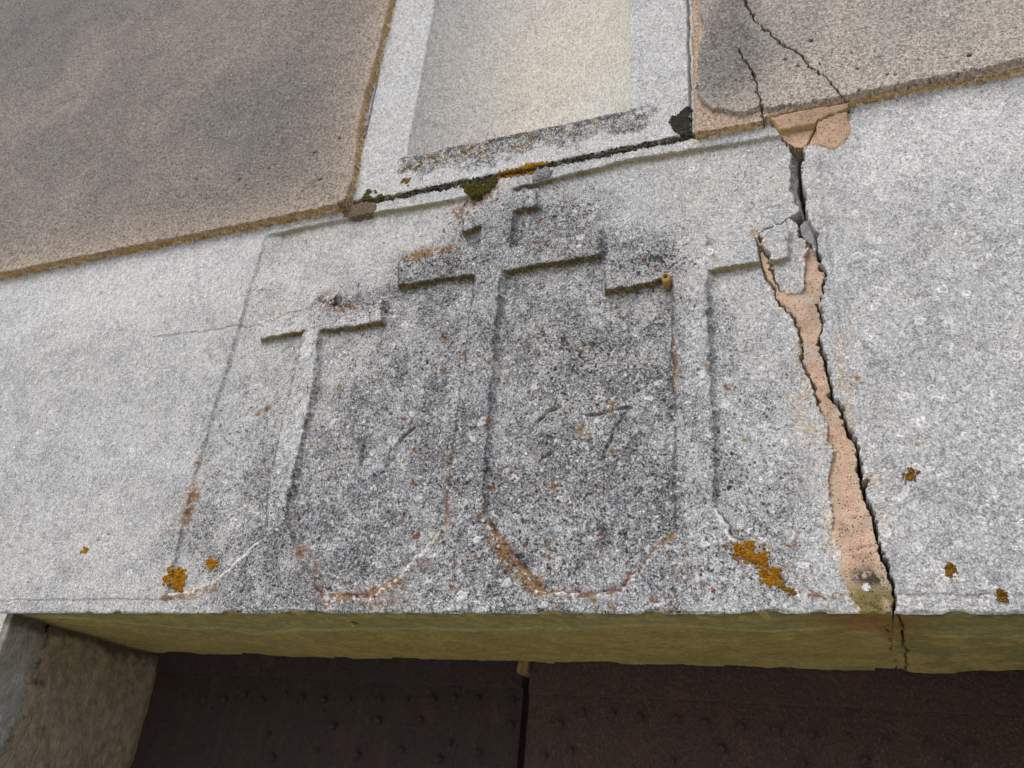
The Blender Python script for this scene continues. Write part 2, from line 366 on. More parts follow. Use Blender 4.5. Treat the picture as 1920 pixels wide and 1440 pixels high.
mort = [(1409, 426), (1422, 426), (1421, 443), (1430, 460), (1442, 474), (1445, 495), (1449, 512), (1459, 535), (1475, 547), (1490, 542), (1504, 537), (1510, 506), (1511, 471), (1508, 448), (1519, 457), (1530, 478), (1539, 499), (1548, 512), (1544, 533), (1549, 545), (1534, 558), (1531, 568), (1539, 599), (1535, 630), (1542, 669), (1550, 700), (1555, 733), (1567, 757), (1580, 783), (1593, 817), (1605, 859), (1617, 901), (1629, 956), (1645, 1005), (1655, 1053), (1668, 1105), (1681, 1149), (1684, 1200), (1612, 1200), (1614, 1149), (1596, 1115), (1578, 1080), (1574, 1040), (1562, 1000), (1558, 950), (1556, 900), (1562, 845), (1553, 800), (1537, 757), (1530, 733), (1520, 700), (1502, 669), (1502, 630), (1494, 605), (1461, 565), (1447, 533), (1436, 519), (1430, 502), (1421, 474), (1422, 464), (1416, 446)]
spill = [(1440, 215), (1470, 205), (1540, 190), (1592, 186), (1596, 200), (1590, 215), (1596, 240), (1588, 262), (1580, 270), (1567, 278), (1550, 277), (1528, 271), (1520, 270), (1505, 276), (1490, 274), (1478, 268), (1459, 252), (1446, 232)]
crack_r = [(1505, 276), (1504, 304), (1504, 339), (1510, 374), (1511, 405), (1532, 440), (1531, 475), (1540, 499), (1549, 512), (1546, 533), (1550, 545), (1536, 558), (1533, 568), (1541, 599), (1538, 630), (1544, 669), (1552, 700), (1558, 733), (1570, 757), (1583, 783), (1596, 817), (1608, 859), (1620, 901), (1633, 956), (1648, 1005), (1659, 1053), (1672, 1105), (1685, 1153)]
key_b = [(655, 382), (735, 370), (861, 344), (936, 329), (1035, 309), (1154, 283), (1269, 261), (1299, 256)]
key_l = [(736, 0), (720, 71), (700, 182), (673, 297), (662, 350), (655, 382)]
def ext(a, b, t): return a + (a - b) / np.linalg.norm(a - b) * t
kl = uv(key_l); kb = uv(key_b); kr = uv([(1297, 253), (1294, 144), (1292, 0)])
keyst = np.concatenate([[ext(kl[0], kl[2], 3)], kl, kb[1:], kr[1:], [ext(kr[2], kr[0], 3)]])
fr_l = uv([(732, 0), (709, 99), (685, 178), (673, 245), (664, 330), (646, 382)], -FH)
fb_l = uv([(435, 425), (218, 469), (0, 514)], -FH)
rendL = np.concatenate([[ext(fr_l[0], fr_l[2], 4)], fr_l, fb_l, [[-8, fb_l[-1][1] + .001], [-8, 8]]])
fb_r = uv([(1300, 247), (1360, 236), (1430, 223), (1437, 215), (1500, 202), (1587, 186), (1700, 163), (1920, 122)], -FH)
kr2 = uv([(1297, 144), (1295, 0)], -FH)
rendR = np.concatenate([[ext(kr2[1], kr2[0], 3)], kr2[1:], kr2[:1], fb_r, [[6, fb_r[-1][1] + .001], [6, 8]]])
flake = uv([(1318, -400), (1312, 20), (1318, 50), (1308, 90), (1306, 180), (1330, 200), (1370, 210), (1402, 210), (1425, 199), (1432, 203), (1500, 196), (1587, 180), (1920, 112), (2300, 40)], -FH)
flake = np.concatenate([flake, [[6, 8], [flake[0][0], 8]]])
cA = uv([(1395, -60), (1400, 0), (1412, 35), (1440, 62), (1443, 68), (1480, 90), (1510, 117), (1540, 140), (1560, 160), (1583, 180), (1592, 190), (1597, 202)], -FH)
cB = uv([(1383, 90), (1392, 105), (1405, 125), (1417, 148), (1420, 175), (1428, 205), (1431, 232)], -FH)
flute = uv([(815, 0), (760, 294), (1183, 206), (1183, 0)])
flT = [ext(flute[0], flute[1], 3), ext(flute[3], flute[2], 3)]
fluteP = np.array([flT[0], flute[1], flute[2], flT[1]])

# -- distances
d_pan = sdf(panel, Uw, Vw)
Uc = U + wa * .0075 + (vnoise(U, V, .0035, 8) - .5) * .0012; Vc = V + wb * .0075 + (vnoise(U, V, .0035, 9) - .5) * .0012
d_cross = {k: np.minimum.reduce([sdf(uv(q), Uc, Vc) for q in X[k]]) for k in X}
d_mnd = np.minimum.reduce([sdf(uv(q), Uw, Vw) for q in mounds])
d_rel = np.minimum(np.minimum.reduce(list(d_cross.values())), d_mnd)
d_fld = np.maximum(d_pan, -d_rel)
d_key = sdf(keyst, Uw, Vw, 4); d_rL = sdf(rendL, Uw, Vw, 4); d_rR = sdf(rendR, Uw, Vw, 4)
d_flk = sdf(flake, Ur, Vr, 4); d_flu = sdf(fluteP, U, V, 4)
d_mor = sdf(uv(mort), Ur, Vr); d_spl = sdf(uv(spill), Uw, Vw); d_frg = sdf(uv(frag), Ur, Vr); d_opn = sdf(uv(open_), Ur, Vr); d_hol = sdf(uv(hole), Uw, Vw)
d_crk, t_crk = pdist(uv(crack_r), Ur, Vr)
joint, _ = pdist(kb, Ur, Vr)
cL = uv([(1409, 426), (1416, 446), (1422, 464), (1422, 480), (1431, 502), (1437, 519), (1448, 535), (1462, 566), (1494, 605), (1502, 632), (1502, 669), (1518, 700), (1530, 733), (1537, 757), (1549, 779)]); d_cL, t_cL = pdist(cL, Ur, Vr)
cF, _ = pdist(uv([(1421, 443), (1430, 460), (1442, 474), (1445, 495), (1449, 512), (1459, 535)]), Ur, Vr)
cT, _ = pdist(uv([(1423, 432), (1445, 416), (1465, 409), (1482, 402), (1494, 418), (1502, 440), (1509, 450)]), Ur, Vr)
hair, th = pdist(uv([(280, 632), (330, 628), (375, 622), (430, 612), (470, 606), (500, 604), (540, 590)]), Ur, Vr)
hair2, _ = pdist(uv([(383, 610), (381, 632)]), Ur, Vr)
hair3, _ = pdist(uv([(60, 640), (130, 628), (190, 618), (290, 630)]), Ur, Vr)
# numbers cut in the stone
dg = {}
def stroke(pts): return pdist(uv(pts), Uw, Vw)[0]
dg['one'] = stroke([(683, 798), (678, 822), (672, 850), (668, 876)]) - .0006
dg['seven'] = np.minimum(stroke([(772, 797), (748, 816), (737, 835), (736, 852), (715, 878)]) - .0005, stroke([(712, 806), (742, 799), (772, 797)]) + .0022)
dg['six'] = np.minimum(stroke([(1046, 756), (1022, 768), (1002, 786), (990, 808), (986, 832), (995, 849), (1012, 853), (1030, 845), (1036, 830), (1028, 815), (1010, 810), (994, 820)]), 1)
dg['seven2'] = np.minimum(stroke([(1098, 774), (1138, 765), (1178, 760)]), stroke([(1176, 762), (1162, 782), (1147, 808), (1132, 840), (1126, 856)]) + .0006)
d_dig = np.minimum.reduce(list(dg.values()))

# -- heights (metres towards the viewer)
zt = at(1000, 400)[2]; zl = at(1000, 1100)[2]
fdepth = .0062 + .0034 * ss(zl, zt - .12, V)
fdepth *= 1 - .30 * ss(at(1250, 600)[0], at(1560, 600)[0], U)
fdepth *= 1 - .34 * np.exp(-np.clip(-(d_pan), 0, 1) / .03) * (V > at(900, 470)[2])
fdepth *= 1 - .55 * (1 - ss(at(392, 800)[0], at(425, 800)[0], U + (V - at(0, 700)[2]) * -.0))
fdepth *= 1 - .75 * ss(at(1490, 500)[0], at(1520, 500)[0], U)
fdepth = fdepth * (.86 + .5 * (fbm(U, V, .07, 15, 2) - .25))
Hh = -fdepth * ss(0, .0038, -d_fld)
ns_ = fbm(U, V, .05, 16, 2) - .5
_dx = np.diff(xs)                                   # sides that face right were cut on a slant
for i in range(1, nx): Hh[i] = np.maximum(Hh[i], Hh[i - 1] - _dx[i - 1] * (1.35 + .8 * ns_[i]))
Hh -= .0012 * ss(.0, .002, at(900, 1117)[2] - Vw) * (1 - ss(at(340, 1100)[0], at(420, 1100)[0], U) * (1 - ss(at(1640, 1100)[0], at(1700, 1100)[0], U)))
Hh += (fbm(U, V, .06, 21, 3) - .5) * .0028 + (fbm(U, V, .006, 31, 3) - .5) * .0011
# faint older step line in the left border and tooling
Hh -= .0022 * np.exp(-(np.minimum(hair, 1) / .0011) ** 2) + .0016 * np.exp(-(hair2 / .0011) ** 2) + .0008 * np.exp(-(hair3 / .001) ** 2)
Hh -= .0032 * (1 - ss(.0004, .0032, d_dig)) * (.6 + .8 * vnoise(U, V, .012, 17))
isL = d_rL < 0; isR = (d_rR < 0); isK = d_key < 0
# joint under the keystone
jm = (1 - ss(.0015, .0045, joint)) * (Vw < 9)
Hh = np.where(isK | isL | isR, Hh, Hh - .010 * jm)
# keystone
kh = (fbm(U, V, .05, 41, 3) - .5) * .0020 + (fbm(U, V, .005, 43, 2) - .5) * .0009 + .0005
zfr = np.clip((V - flute[2][1]) / 1.0, 0, 2)
eL = fluteP[0] + (fluteP[1] - fluteP[0]) * ((V[..., None] - fluteP[0][1]) / (fluteP[1][1] - fluteP[0][1])); xl_ = eL[..., 0]
eR = fluteP[2] + (fluteP[3] - fluteP[2]) * ((V[..., None] - fluteP[2][1]) / (fluteP[3][1] - fluteP[2][1])); xr_ = eR[..., 0]
sF = np.clip((U - xl_) / (xr_ - xl_), 0, 1)
prof = (1 - np.abs(2 * sF - 1) ** 2.4)
kh = kh - .085 * prof * ss(0, .004, -d_flu) * (d_flu < 0)
kh -= .011 * (1 - ss(.0008, .004, -d_key))
Hh = np.where(isK, kh, Hh)
# chipped top corner of the keystone
# render coats
def rendh(seed): return (fbm(U, V, .09, seed, 3) - .5) * .004 + (fbm(U, V, .010, seed + 4, 3) - .5) * .0016 + (fbm(U, V, .0035, seed + 9, 2) - .5) * .0016
hl = FH + rendh(51); hl = hl * ss(-.0002, .0028, -d_rL) + (-.002) * (1 - ss(-.0002, .0028, -d_rL))
Hh = np.where(isL, hl, Hh)
uL = FH - .0055 + rendh(61) * .5
hr = uL + .0055 * ss(0, .0022, -d_flk) + rendh(71) * .4 * (d_flk < 0)
ddA = pdist(cA, Ur, Vr)[0]; ddB = pdist(cB, Ur, Vr)[0]
hr = hr * ss(-.0002, .0028, -d_rR) - .002 * (1 - ss(-.0002, .0028, -d_rR))
hr -= .010 * (1 - ss(.0003, .0011, ddA)) + .009 * (1 - ss(.0002, .0010, ddB))
hr += .0016 * np.tanh((pdist(cA, U, V)[0]) / .02) * 0
Hh = np.where(isR, hr, Hh)
isS = (d_spl < 0) & ~isR
zs0 = uv([(1500, 262)])[0][1]
led = .011 - .010 * ss(0, .06, uv([(1500, 200)])[0][1] - V) + (fbm(U, V, .012, 81, 3) - .5) * .0012
ledge_d = V - (uv([(1464, 250)])[0][1] + (U - uv([(1464, 250)])[0][0]) * 0 )
led = led - .005 * ss(-.002, .002, -ledge_d) * (U < uv([(1532, 250)])[0][0])
Hh = np.where(isS, led * ss(0, .002, -d_spl) + .000, Hh)
sp_cr, _ = pdist(uv([(1597, 202), (1590, 214), (1560, 222), (1534, 232), (1524, 248), (1512, 271)]), U, V)
Hh -= .006 * (1 - ss(.0002, .0010, sp_cr)) * isS
# repair mortar, fragment, crack
isM = (d_mor < 0) & (d_frg > 0)
mh = -.0045 - .004 * ss(at(1550, 1000)[2], at(1550, 600)[2], V) + (fbm(U, V, .03, 91, 3) - .5) * .002 + (fbm(U, V, .004, 92, 2) - .5) * .0006
mh = mh + .004 * ss(at(1550, 900)[2], at(1550, 1080)[2], V)
Hh = np.where(isM, mh, Hh)
for q in ([(1590, 968), (1610, 969), (1632, 967)], [(1596, 1031), (1618, 1030), (1640, 1026)], [(1562, 826), (1572, 840), (1582, 862)], [(1620, 1135), (1650, 1143), (1678, 1147)]):
    Hh -= .0015 * (1 - ss(.0002, .0009, pdist(uv(q), Ur, Vr)[0])) * isM
isF = d_frg < 0
Hh = np.where(isF, -.0035 + (Hh + .0035) * .9 + .001, Hh)
Hh -= .014 * (1 - ss(.0001, .0011, cF)) + .010 * (1 - ss(.0001, .0009, cT)) * (1 - isM * .9)
Hh -= .012 * (1 - ss(.0003, .0003 + .0014, d_cL)) * (1 - ss(.93, 1, t_cL)) * ss(0.02, .12, t_cL)
cw = .0005 + .0009 * ss(.35, .75, t_crk) - .0012 * ss(.93, 1.0, t_crk)
cz = (1 - ss(cw, cw + .0007, d_crk)) * ss(.0, .02, t_crk)
Hh -= .045 * cz * ~(isS | isR)
oc = ss(0, .013, -d_opn)                         # the open gap: broken left cheek falls away, right cheek is sheer
pl = pdist(uv(crack_l), U, V)[0]; pr = pdist(uv(crack_r[:6]), U, V)[0]
fr = np.clip(pl / (pl + pr + 1e-6), 0, 1)
rag = (fbm(U, V, .008, 95, 3) - .5)
Hh = np.where((d_opn < 0) & ~isR & ~isS, -.010 - fr * .020 - .030 * ss(.55, .68, fr + rag * .3) + rag * .006, Hh)
Hh = np.where((d_hol < 0) & ~isR & ~isS & ~isF, -.038, Hh)
# worn arris at the foot of the lintel
chip = (fbm(U, V * 0 + 3.3, .03, 101, 4) - .45)
chipd = .0016 + .003 * np.clip(chip, 0, 1) + .0025 * ss(.62, .85, vnoise(U, V * 0 + 1.1, .02, 103))
ar = ss(0, 1, 1 - np.clip((V - z_b) / chipd, 0, 1))
Hh -= ar * chipd * .6
H_bottom = Hh[:, 0].copy()

rightb0 = np.zeros_like(U)
# -- fossils and pebbles: every one is a small bump with its own rim
out_ = np.zeros_like(U); fos = np.zeros_like(U); rim = np.zeros_like(U); fh = np.zeros_like(U)
R = np.random.RandomState(5)
def stamp(u0, z0, a, b, th, k, ring, hgt):
    i0, i1 = np.searchsorted(xs, [u0 - a * 1.5, u0 + a * 1.5]); j0, j1 = np.searchsorted(zs, [z0 - a * 1.5, z0 + a * 1.5])
    if i1 - i0 < 2 or j1 - j0 < 2: return
    uu = U[i0:i1, j0:j1] - u0; vv = V[i0:i1, j0:j1] - z0
    c, s_ = math.cos(th), math.sin(th)
    r = np.sqrt(((uu * c + vv * s_) / a) ** 2 + ((-uu * s_ + vv * c) / b) ** 2)
    ang = np.arctan2(vv, uu); r = r * (1 + .10 * np.sin(ang * 3 + u0 * 900) + .06 * np.sin(ang * 5 + z0 * 700))
    disc = 1 - ss(.82, 1.0, r); rg = np.exp(-((r - .85) / R.uniform(.10, .22)) ** 2) * ss(.25, .7, vnoise(U[i0:i1, j0:j1], V[i0:i1, j0:j1], a * .8, 19))
    fos[i0:i1, j0:j1] = np.maximum(fos[i0:i1, j0:j1], disc * k); rim[i0:i1, j0:j1] = np.maximum(rim[i0:i1, j0:j1], rg * ring)
    out_[i0:i1, j0:j1] = np.maximum(out_[i0:i1, j0:j1], np.exp(-((r - 1.12) / .12) ** 2) * max(k, ring))
    fh[i0:i1, j0:j1] += (disc * hgt) * (1 - .4 * np.exp(-(r / .5) ** 2))
for _ in range(9500):
    x0 = R.uniform(-30, 1960); y0 = R.uniform(140, 1150)
    line = 522 - .2 * x0
    if y0 < line + 8: continue
    pu, pv = at(x0, y0)[[0, 2]]
    rs = x0 > 1560
    big = R.rand() < (.16 if rs else .06)
    mm_ = .0008 * (R.uniform(3.8, 7) if big else R.uniform(1.3, 3.2)) * (1.15 if rs and big else 1)
    if 420 < x0 < 1400 and 650 < y0: k = R.uniform(.3, 1.0); ring = R.uniform(0, .5)
    else: k = R.uniform(0, .35) if R.rand() < .8 else .7; ring = R.uniform(.25, 1.0) if R.rand() < .65 else 0
    stamp(pu, pv, mm_, mm_ * R.uniform(.5, .95), R.uniform(0, 3.14), k, ring, R.uniform(-.2, .5) * .0008)
for (x0, y0, r_) in [(1090, 446, 9), (1086, 463, 6), (962, 893, 13), (945, 880, 8), (883, 893, 8), (895, 940, 7), (896, 1013, 10), (935, 1053, 9), (950, 1094, 11), (864, 1118, 12), (1019, 1136, 10), (1322, 1022, 9), (1312, 1083, 13), (1605, 483, 16), (1316, 719, 8), (1430, 1010, 8), (905, 790, 11), (1450, 1135, 8)]:
    pu, pv = at(x0, y0)[[0, 2]]; a = mmpx(x0, y0)[0] * r_
    stamp(pu, pv, a, a * .75, .5, 1.0, .4, .0012)
lint = ~(isL | isR | isK | isM | isS)
dots = np.zeros_like(U); dotr = np.zeros_like(U)
CL_ = [(830, 500, 70, 22, 5), (1215, 488, 60, 25, 5), (1060, 400, 60, 26, 4), (640, 570, 80, 16, 4), (1060, 640, 90, 45, 7), (1080, 690, 90, 50, 7), (830, 640, 70, 70, 6), (700, 690, 80, 60, 5), (760, 830, 120, 120, 9), (1120, 880, 130, 110, 9), (1000, 960, 130, 80, 7), (640, 930, 110, 90, 7), (450, 960, 70, 90, 4), (900, 900, 260, 170, 12), (930, 800, 400, 260, 8), (1400, 900, 70, 160, 3), (1000, 1080, 330, 45, 6), (430, 800, 60, 60, 1.5)]
CL_ += [(830, 488, 60, 16, 6), (1210, 486, 60, 18, 6), (900, 400, 60, 30, 5), (1050, 390, 50, 22, 4), (650, 565, 60, 12, 4)]
wts = np.array([q[4] for q in CL_], float); wts /= wts.sum()
for _ in range(3400):
    q = CL_[R.choice(len(CL_), p=wts)]; cx, cy = R.normal(q[0], q[2] * .7), R.normal(q[1], q[3] * .7)
    if not (350 < cx < 1520 and 340 < cy < 1146): continue
    for k in range(R.randint(1, 5)):
        x0, y0 = cx + R.normal(0, 5), cy + R.normal(0, 4)
        pu, pv = at(x0, y0)[[0, 2]]; a = .0008 * R.uniform(1.1, 2.9) * (1.6 if R.rand() < .06 else 1)
        i0, i1 = np.searchsorted(xs, [pu - a * 2, pu + a * 2]); j0, j1 = np.searchsorted(zs, [pv - a * 2, pv + a * 2])
        if i1 - i0 < 2 or j1 - j0 < 2: continue
        th0 = R.uniform(0, 3.1); uu = U[i0:i1, j0:j1] - pu; vv = V[i0:i1, j0:j1] - pv; cc, s1 = math.cos(th0), math.sin(th0)
        r = np.hypot((uu * cc + vv * s1) / a, (-uu * s1 + vv * cc) / (a * R.uniform(.45, .9)))
        r = r * (.8 + .5 * vnoise(U[i0:i1, j0:j1], V[i0:i1, j0:j1], a * .7, 23))
        dots[i0:i1, j0:j1] = np.maximum(dots[i0:i1, j0:j1], (1 - ss(.6, 1.1, r)) * R.uniform(.55, 1)); 
        if k == 0 and R.rand() < .07: dotr[i0:i1, j0:j1] = np.maximum(dotr[i0:i1, j0:j1], 1 - ss(.6, 1.2, r * .8))
Hh += np.where(lint, fh, 0)
# dark aggregate pits in the right-hand render
pit = np.zeros_like(U)
for (x0, y0, r_) in [(1521, 75, 5), (1818, 103, 6), (1807, 130, 4), (1472, 110, 4), (1497, 123, 4), (1477, 43, 3), (1460, 80, 3), (1537, 119, 3), (1560, 97, 3), (1597, 98, 3), (1608, 128, 4), (1679, 140, 4), (1663, 138, 4), (1722, 112, 3), (1697, 113, 2.5), (1611, 169, 3), (1536, 164, 3), (1709, 18, 2.5), (1488, 23, 2.5), (1744, 148, 3), (1900, 53, 4), (1380, 150, 3), (1650, 105, 3), (590, 285, 4), (600, 336, 4), (368, 335, 3), (448, 335, 4), (504, 315, 3), (650, 70, 3), (636, 258, 3)]:
    pu, pv = at(x0, y0, -FH)[[0, 2]]; a = mmpx(x0, y0)[0] * r_
    i0, i1 = np.searchsorted(xs, [pu - a * 2, pu + a * 2]); j0, j1 = np.searchsorted(zs, [pv - a * 2, pv + a * 2])
    r = np.hypot((U[i0:i1, j0:j1] - pu) / a, (V[i0:i1, j0:j1] - pv) / (a * .75)); pit[i0:i1, j0:j1] = np.maximum(pit[i0:i1, j0:j1], 1 - ss(.7, 1.15, r))
Hh -= .002 * pit * (isL | isR)
for _ in range(900):                               # small pits, thicker near the render's foot
    x0 = R.uniform(0, 1900); yb = 515 - .2 * x0; y0 = yb - abs(R.normal(0, 70)) - 5
    pu, pv = at(x0, y0, -FH)[[0, 2]]; a = mmpx(x0, y0)[0] * R.uniform(1.0, 2.4)
    i0, i1 = np.searchsorted(xs, [pu - a * 2, pu + a * 2]); j0, j1 = np.searchsorted(zs, [pv - a * 2, pv + a * 2])
    if i1 - i0 < 2: continue
    r = np.hypot((U[i0:i1, j0:j1] - pu) / a, (V[i0:i1, j0:j1] - pv) / a); pit[i0:i1, j0:j1] = np.maximum(pit[i0:i1, j0:j1], .6 * (1 - ss(.5, 1.15, r)))

# ------------------------------------------------------------------ what colours the surfaces (stains, lichens, algae, painted edge light and shade)
gz = np.gradient(Hh, axis=1) / np.maximum(np.gradient(zs)[None, :], 1e-9)
def blob(x, y, rx, ry, Y=0.0):
    u0, v0 = at(x, y, Y)[[0, 2]]; a, b = mmpx(x, y)
    return np.exp(-(((U - u0) / (rx * a)) ** 2 + ((V - v0) / (ry * b)) ** 2))
def streak(pts, wpx, Y=0.0):
    d, _ = pdist(uv(pts, Y), Ur, Vr, .09); a = mmpx(*pts[len(pts) // 2])[0]
    return np.exp(-(d / (wpx * a)) ** 2)
n_s = fbm(U, V, .03, 111, 4); n_m = fbm(U, V, .010, 115, 4); n_f = fbm(U, V, .0035, 119, 3); n_l = fbm(U, V, .14, 123, 4)
def C(*c): return np.array(c, float)
def mixc(a, b, f): return a * (1 - f[..., None]) + b * f[..., None]
white = C(.470, .492, .512); warm = C(.490, .475, .440); grey = C(.35, .366, .385)
col = mixc(np.broadcast_to(white, U.shape + (3,)), warm, .60 * np.clip(ss(.40, .65, n_l) * .6 + blob(620, 480, 260, 120) * .6 + blob(1400, 350, 200, 110) * .8 + blob(1700, 380, 160, 120) * .5, 0, 1))
col = mixc(col, grey, .65 * np.clip(ss(.45, .62, n_s) * .7 + blob(1750, 850, 260, 320) * .35 + blob(150, 760, 220, 120) * .25, 0, 1))
# pale tide mark under the render, whiter ground
col = mixc(col, C(.62, .63, .64), .75 * np.clip(blob(230, 540, 260, 60) + blob(1850, 250, 200, 90) + blob(1650, 300, 60, 60), 0, 1))
net = .94 * np.clip(.95 * blob(760, 880, 330, 330) + .85 * blob(1120, 900, 330, 330) + .9 * blob(1000, 640, 260, 180) + 1.0 * blob(1000, 430, 130, 100) + 1.0 * blob(840, 500, 110, 50) + .9 * blob(1205, 480, 75, 40) + .55 * blob(560, 1060, 260, 130) + .35 * blob(1420, 1050, 140, 130) + .75 * blob(640, 580, 90, 40) + .25 * blob(1240, 600, 90, 60) + .35 * blob(450, 850, 120, 250), 0, 1)
net = np.maximum(net, .35 * ss(.45, .7, n_m) * (Uw > -9) * .6)
net = np.clip(net * (.78 + .40 * ss(.35, .65, n_s)), 0, 1.1)
# stems of the crosses are cleaner, and the left and upper stone is almost clear
net *= 1 - .30 * (d_cross['left'] < .001) * ss(at(600, 1000)[2], at(600, 850)[2], V)
net *= 1 - .26 * (d_cross['right'] < .001) - .0 * (d_cross['mid'] < .001)
net *= 1 - .80 * (d_mor < 0)
net = np.where(U > at(1560, 700)[0], net * .5 + .10 * ss(.4, .6, n_s), net)
side = (U - at(0, 700)[0]) / (at(420, 700)[0] - at(0, 700)[0])
net = np.maximum(net, .10 + .12 * ss(.45, .6, n_s))
# blackish smudges
smud = np.clip(.9 * blob(830, 500, 60, 20) + .8 * blob(1215, 488, 60, 25) + .6 * blob(620, 565, 80, 14) + .45 * blob(1060, 400, 60, 26) + .35 * blob(520, 1080, 130, 50) + .4 * blob(740, 960, 90, 50) + .35 * blob(1150, 930, 120, 80) + .25 * blob(900, 850, 400, 260), 0, 1) * ss(.38, .6, n_m)
col = mixc(col, C(.10, .105, .115), .34 * smud * lint)
mline = np.maximum.reduce([streak(q, 3.2) for q in ([(400, 1090), (481, 1015)], [(602, 1119), (690, 1121), (740, 1087), (830, 992)], [(905, 975), (922, 996), (1002, 1102), (1020, 1115), (1150, 1116), (1265, 997)], [(1340, 955), (1372, 1004), (1402, 1039), (1470, 1102), (1505, 1116)], [(310, 1117), (400, 1092)])])  # light on the mounds' upward edges, painted as a pale line
col = mixc(col, C(.86, .86, .86), .95 * mline * ss(.25, .42, n_m)); net *= 1 - .85 * mline
dline = np.maximum.reduce([streak(q, 3.0) for q in ([(400, 1084), (483, 1007)], [(603, 1112), (690, 1114), (737, 1080), (828, 984)], [(908, 968), (925, 988), (1006, 1094), (1022, 1107), (1148, 1108), (1260, 990)], [(1343, 948), (1377, 998), (1406, 1030), (1474, 1094)])])  # shade of the pocket sides, painted as a dark line beside the pale one
eline = np.maximum.reduce([streak(q, 2.2) for q in ([(891, 515), (876, 630), (862, 737), (850, 840), (840, 930), (833, 985)], [(573, 622), (556, 680), (540, 743), (522, 823), (508, 880), (499, 960)], [(745, 488), (745, 535)], [(1133, 496), (1135, 543)], [(866, 392), (868, 434)], [(1260, 525), (1263, 653), (1265, 887), (1268, 975)])]) * ss(.10, .40, n_m)  # shade line painted on the left edges of stems and arm ends
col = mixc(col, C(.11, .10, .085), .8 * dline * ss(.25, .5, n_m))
gl = np.exp(-(np.abs(d_fld + .0005) / .0021) ** 2) * (V > z_b + .03)  # occlusion shade painted into the colour along the carved steps
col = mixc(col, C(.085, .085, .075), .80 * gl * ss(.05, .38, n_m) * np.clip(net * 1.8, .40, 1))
col = mixc(col, C(.17, .18, .20), .30 * (1 - ss(.001, .003, d_dig)) * ss(.3, .5, n_f))  # darker tint painted into the numerals as groove shade
# fossils
col = mixc(col, C(.17, .175, .19), .50 * out_ * lint); col = mixc(col, C(.64, .65, .66), .75 * fos); col = mixc(col, C(1.0, 1.0, 1.0), .95 * rim)
netf = net * (1 - .85 * fos)
col = mixc(col, C(.038, .042, .048), .88 * dots * lint); col = mixc(col, C(.20, .085, .03), .8 * dotr * lint)
Hh_d = 0
# algae on downward faces of the carving
down_ = ss(.9, 1.9, gz) * (V > z_b + .006) * (1 - .5 * rightb0)
hf = 1 - ss(.0, .005, joint)
col = mixc(col, C(.30, .27, .16), .7 * streak([(440, 435), (560, 415), (650, 400)], 9) * ss(.3, .6, n_m) * lint * (gz < .3) * .5)
# orange and rust lichens as thin stain
rust = np.zeros_like(U)
for pts, wd, a_ in (([(918, 992), (955, 1045), (1005, 1102)], 15, 1.0), ([(1010, 1108), (1080, 1112), (1150, 1112)], 9, .9), ([(1150, 1110), (1205, 1055), (1262, 1000)], 5, .9), ([(600, 1116), (650, 1120), (710, 1108), (740, 1090)], 9, 1.0), ([(560, 1030), (580, 1060), (600, 1100)], 16, .55),
                    ([(838, 850), (838, 980)], 8, .55), ([(362, 915), (355, 945), (345, 975)], 10, .8), ([(310, 1118), (350, 1112), (400, 1103)], 9, .8), ([(1440, 1085), (1480, 1105), (1520, 1112), (1580, 1118)], 7, .7), ([(760, 476), (800, 466), (850, 462)], 13, 1.1), ([(620, 572), (665, 577)], 9, .8),
                    ([(960, 463), (1000, 456), (1045, 449)], 3, 1.0), ([(500, 592), (580, 579)], 3, .9), ([(592, 556), (630, 549)], 3, .9), ([(1330, 458), (1385, 450)], 3, .8), ([(860, 392), (880, 378), (930, 360)], 16, .8), ([(1262, 640), (1268, 720)], 5, .6), ([(640, 1125), (760, 1130)], 14, .5), ([(800, 1050), (740, 1105)], 14, .4), ([(1265, 1080), (1290, 1060)], 12, .4)):
    rust = np.maximum(rust, a_ * streak(pts, wd) * ss(.40, .56, n_f * .6 + n_m * .4 + .03))
for (x0, y0, r_, a_) in [(372, 867, 7, 1), (362, 927, 9, 1), (770, 899, 8, 1), (840, 856, 9, .9), (592, 729, 7, .8), (828, 628, 10, .9), (476, 771, 5, 1), (494, 761, 6, 1), (1360, 719, 8, 1), (548, 967, 9, .9), (592, 700, 5, .6), (1395, 817, 7, .9), (1246, 575, 5, .7), (503, 563, 0.1, 0), (1085, 800, 9, .8), (1478, 1019, 6, .7), (1472, 885, 6, .6), (1430, 985, 6, .5), (1608, 708, 6, .9), (1720, 833, 5, .8), (1769, 842, 4, .8), (1570, 875, 3, 0), (1500, 898, 6, .8), (1496, 995, 6, .7), (185, 1011, 4, .8), (205, 1000, 4, .9), (121, 1072, 4, .8), (60, 900, 4, .6), (17, 970, 4, .7), (313, 998, 5, .9), (220, 958, 4, .8), (700, 690, 6, .7), (797, 556, 6, .6), (1215, 578, 7, .5), (985, 645, 8, .5), (1100, 1045, 8, .4), (455, 700, 5, .5), (382, 560 + 120, 4, .8), (426, 682, 6, .9), (395, 667, 5, .7), (1113, 1126, 7, 1), (1258, 1145, 5, 1), (1016, 1036, 7, .8), (863, 1105, 6, .9), (1386, 851, 5, .9), (1487, 1016, 7, .8), (1495, 1018, 5, .8), (1497, 1045, 6, .5), (1470, 1060, 7, .6), (1475, 1020, 4, .8)]:
    if a_ > 0: rust = np.maximum(rust, a_ * blob(x0, y0, r_, r_) * ss(.35, .5, n_f))
spots = ss(.83, .88, vnoise(U, V, .006, 133)) * ss(.5, .62, n_m) * np.clip(net * 1.4, .12, 1) * .85
rust = np.clip(np.maximum(rust, spots), 0, 1)
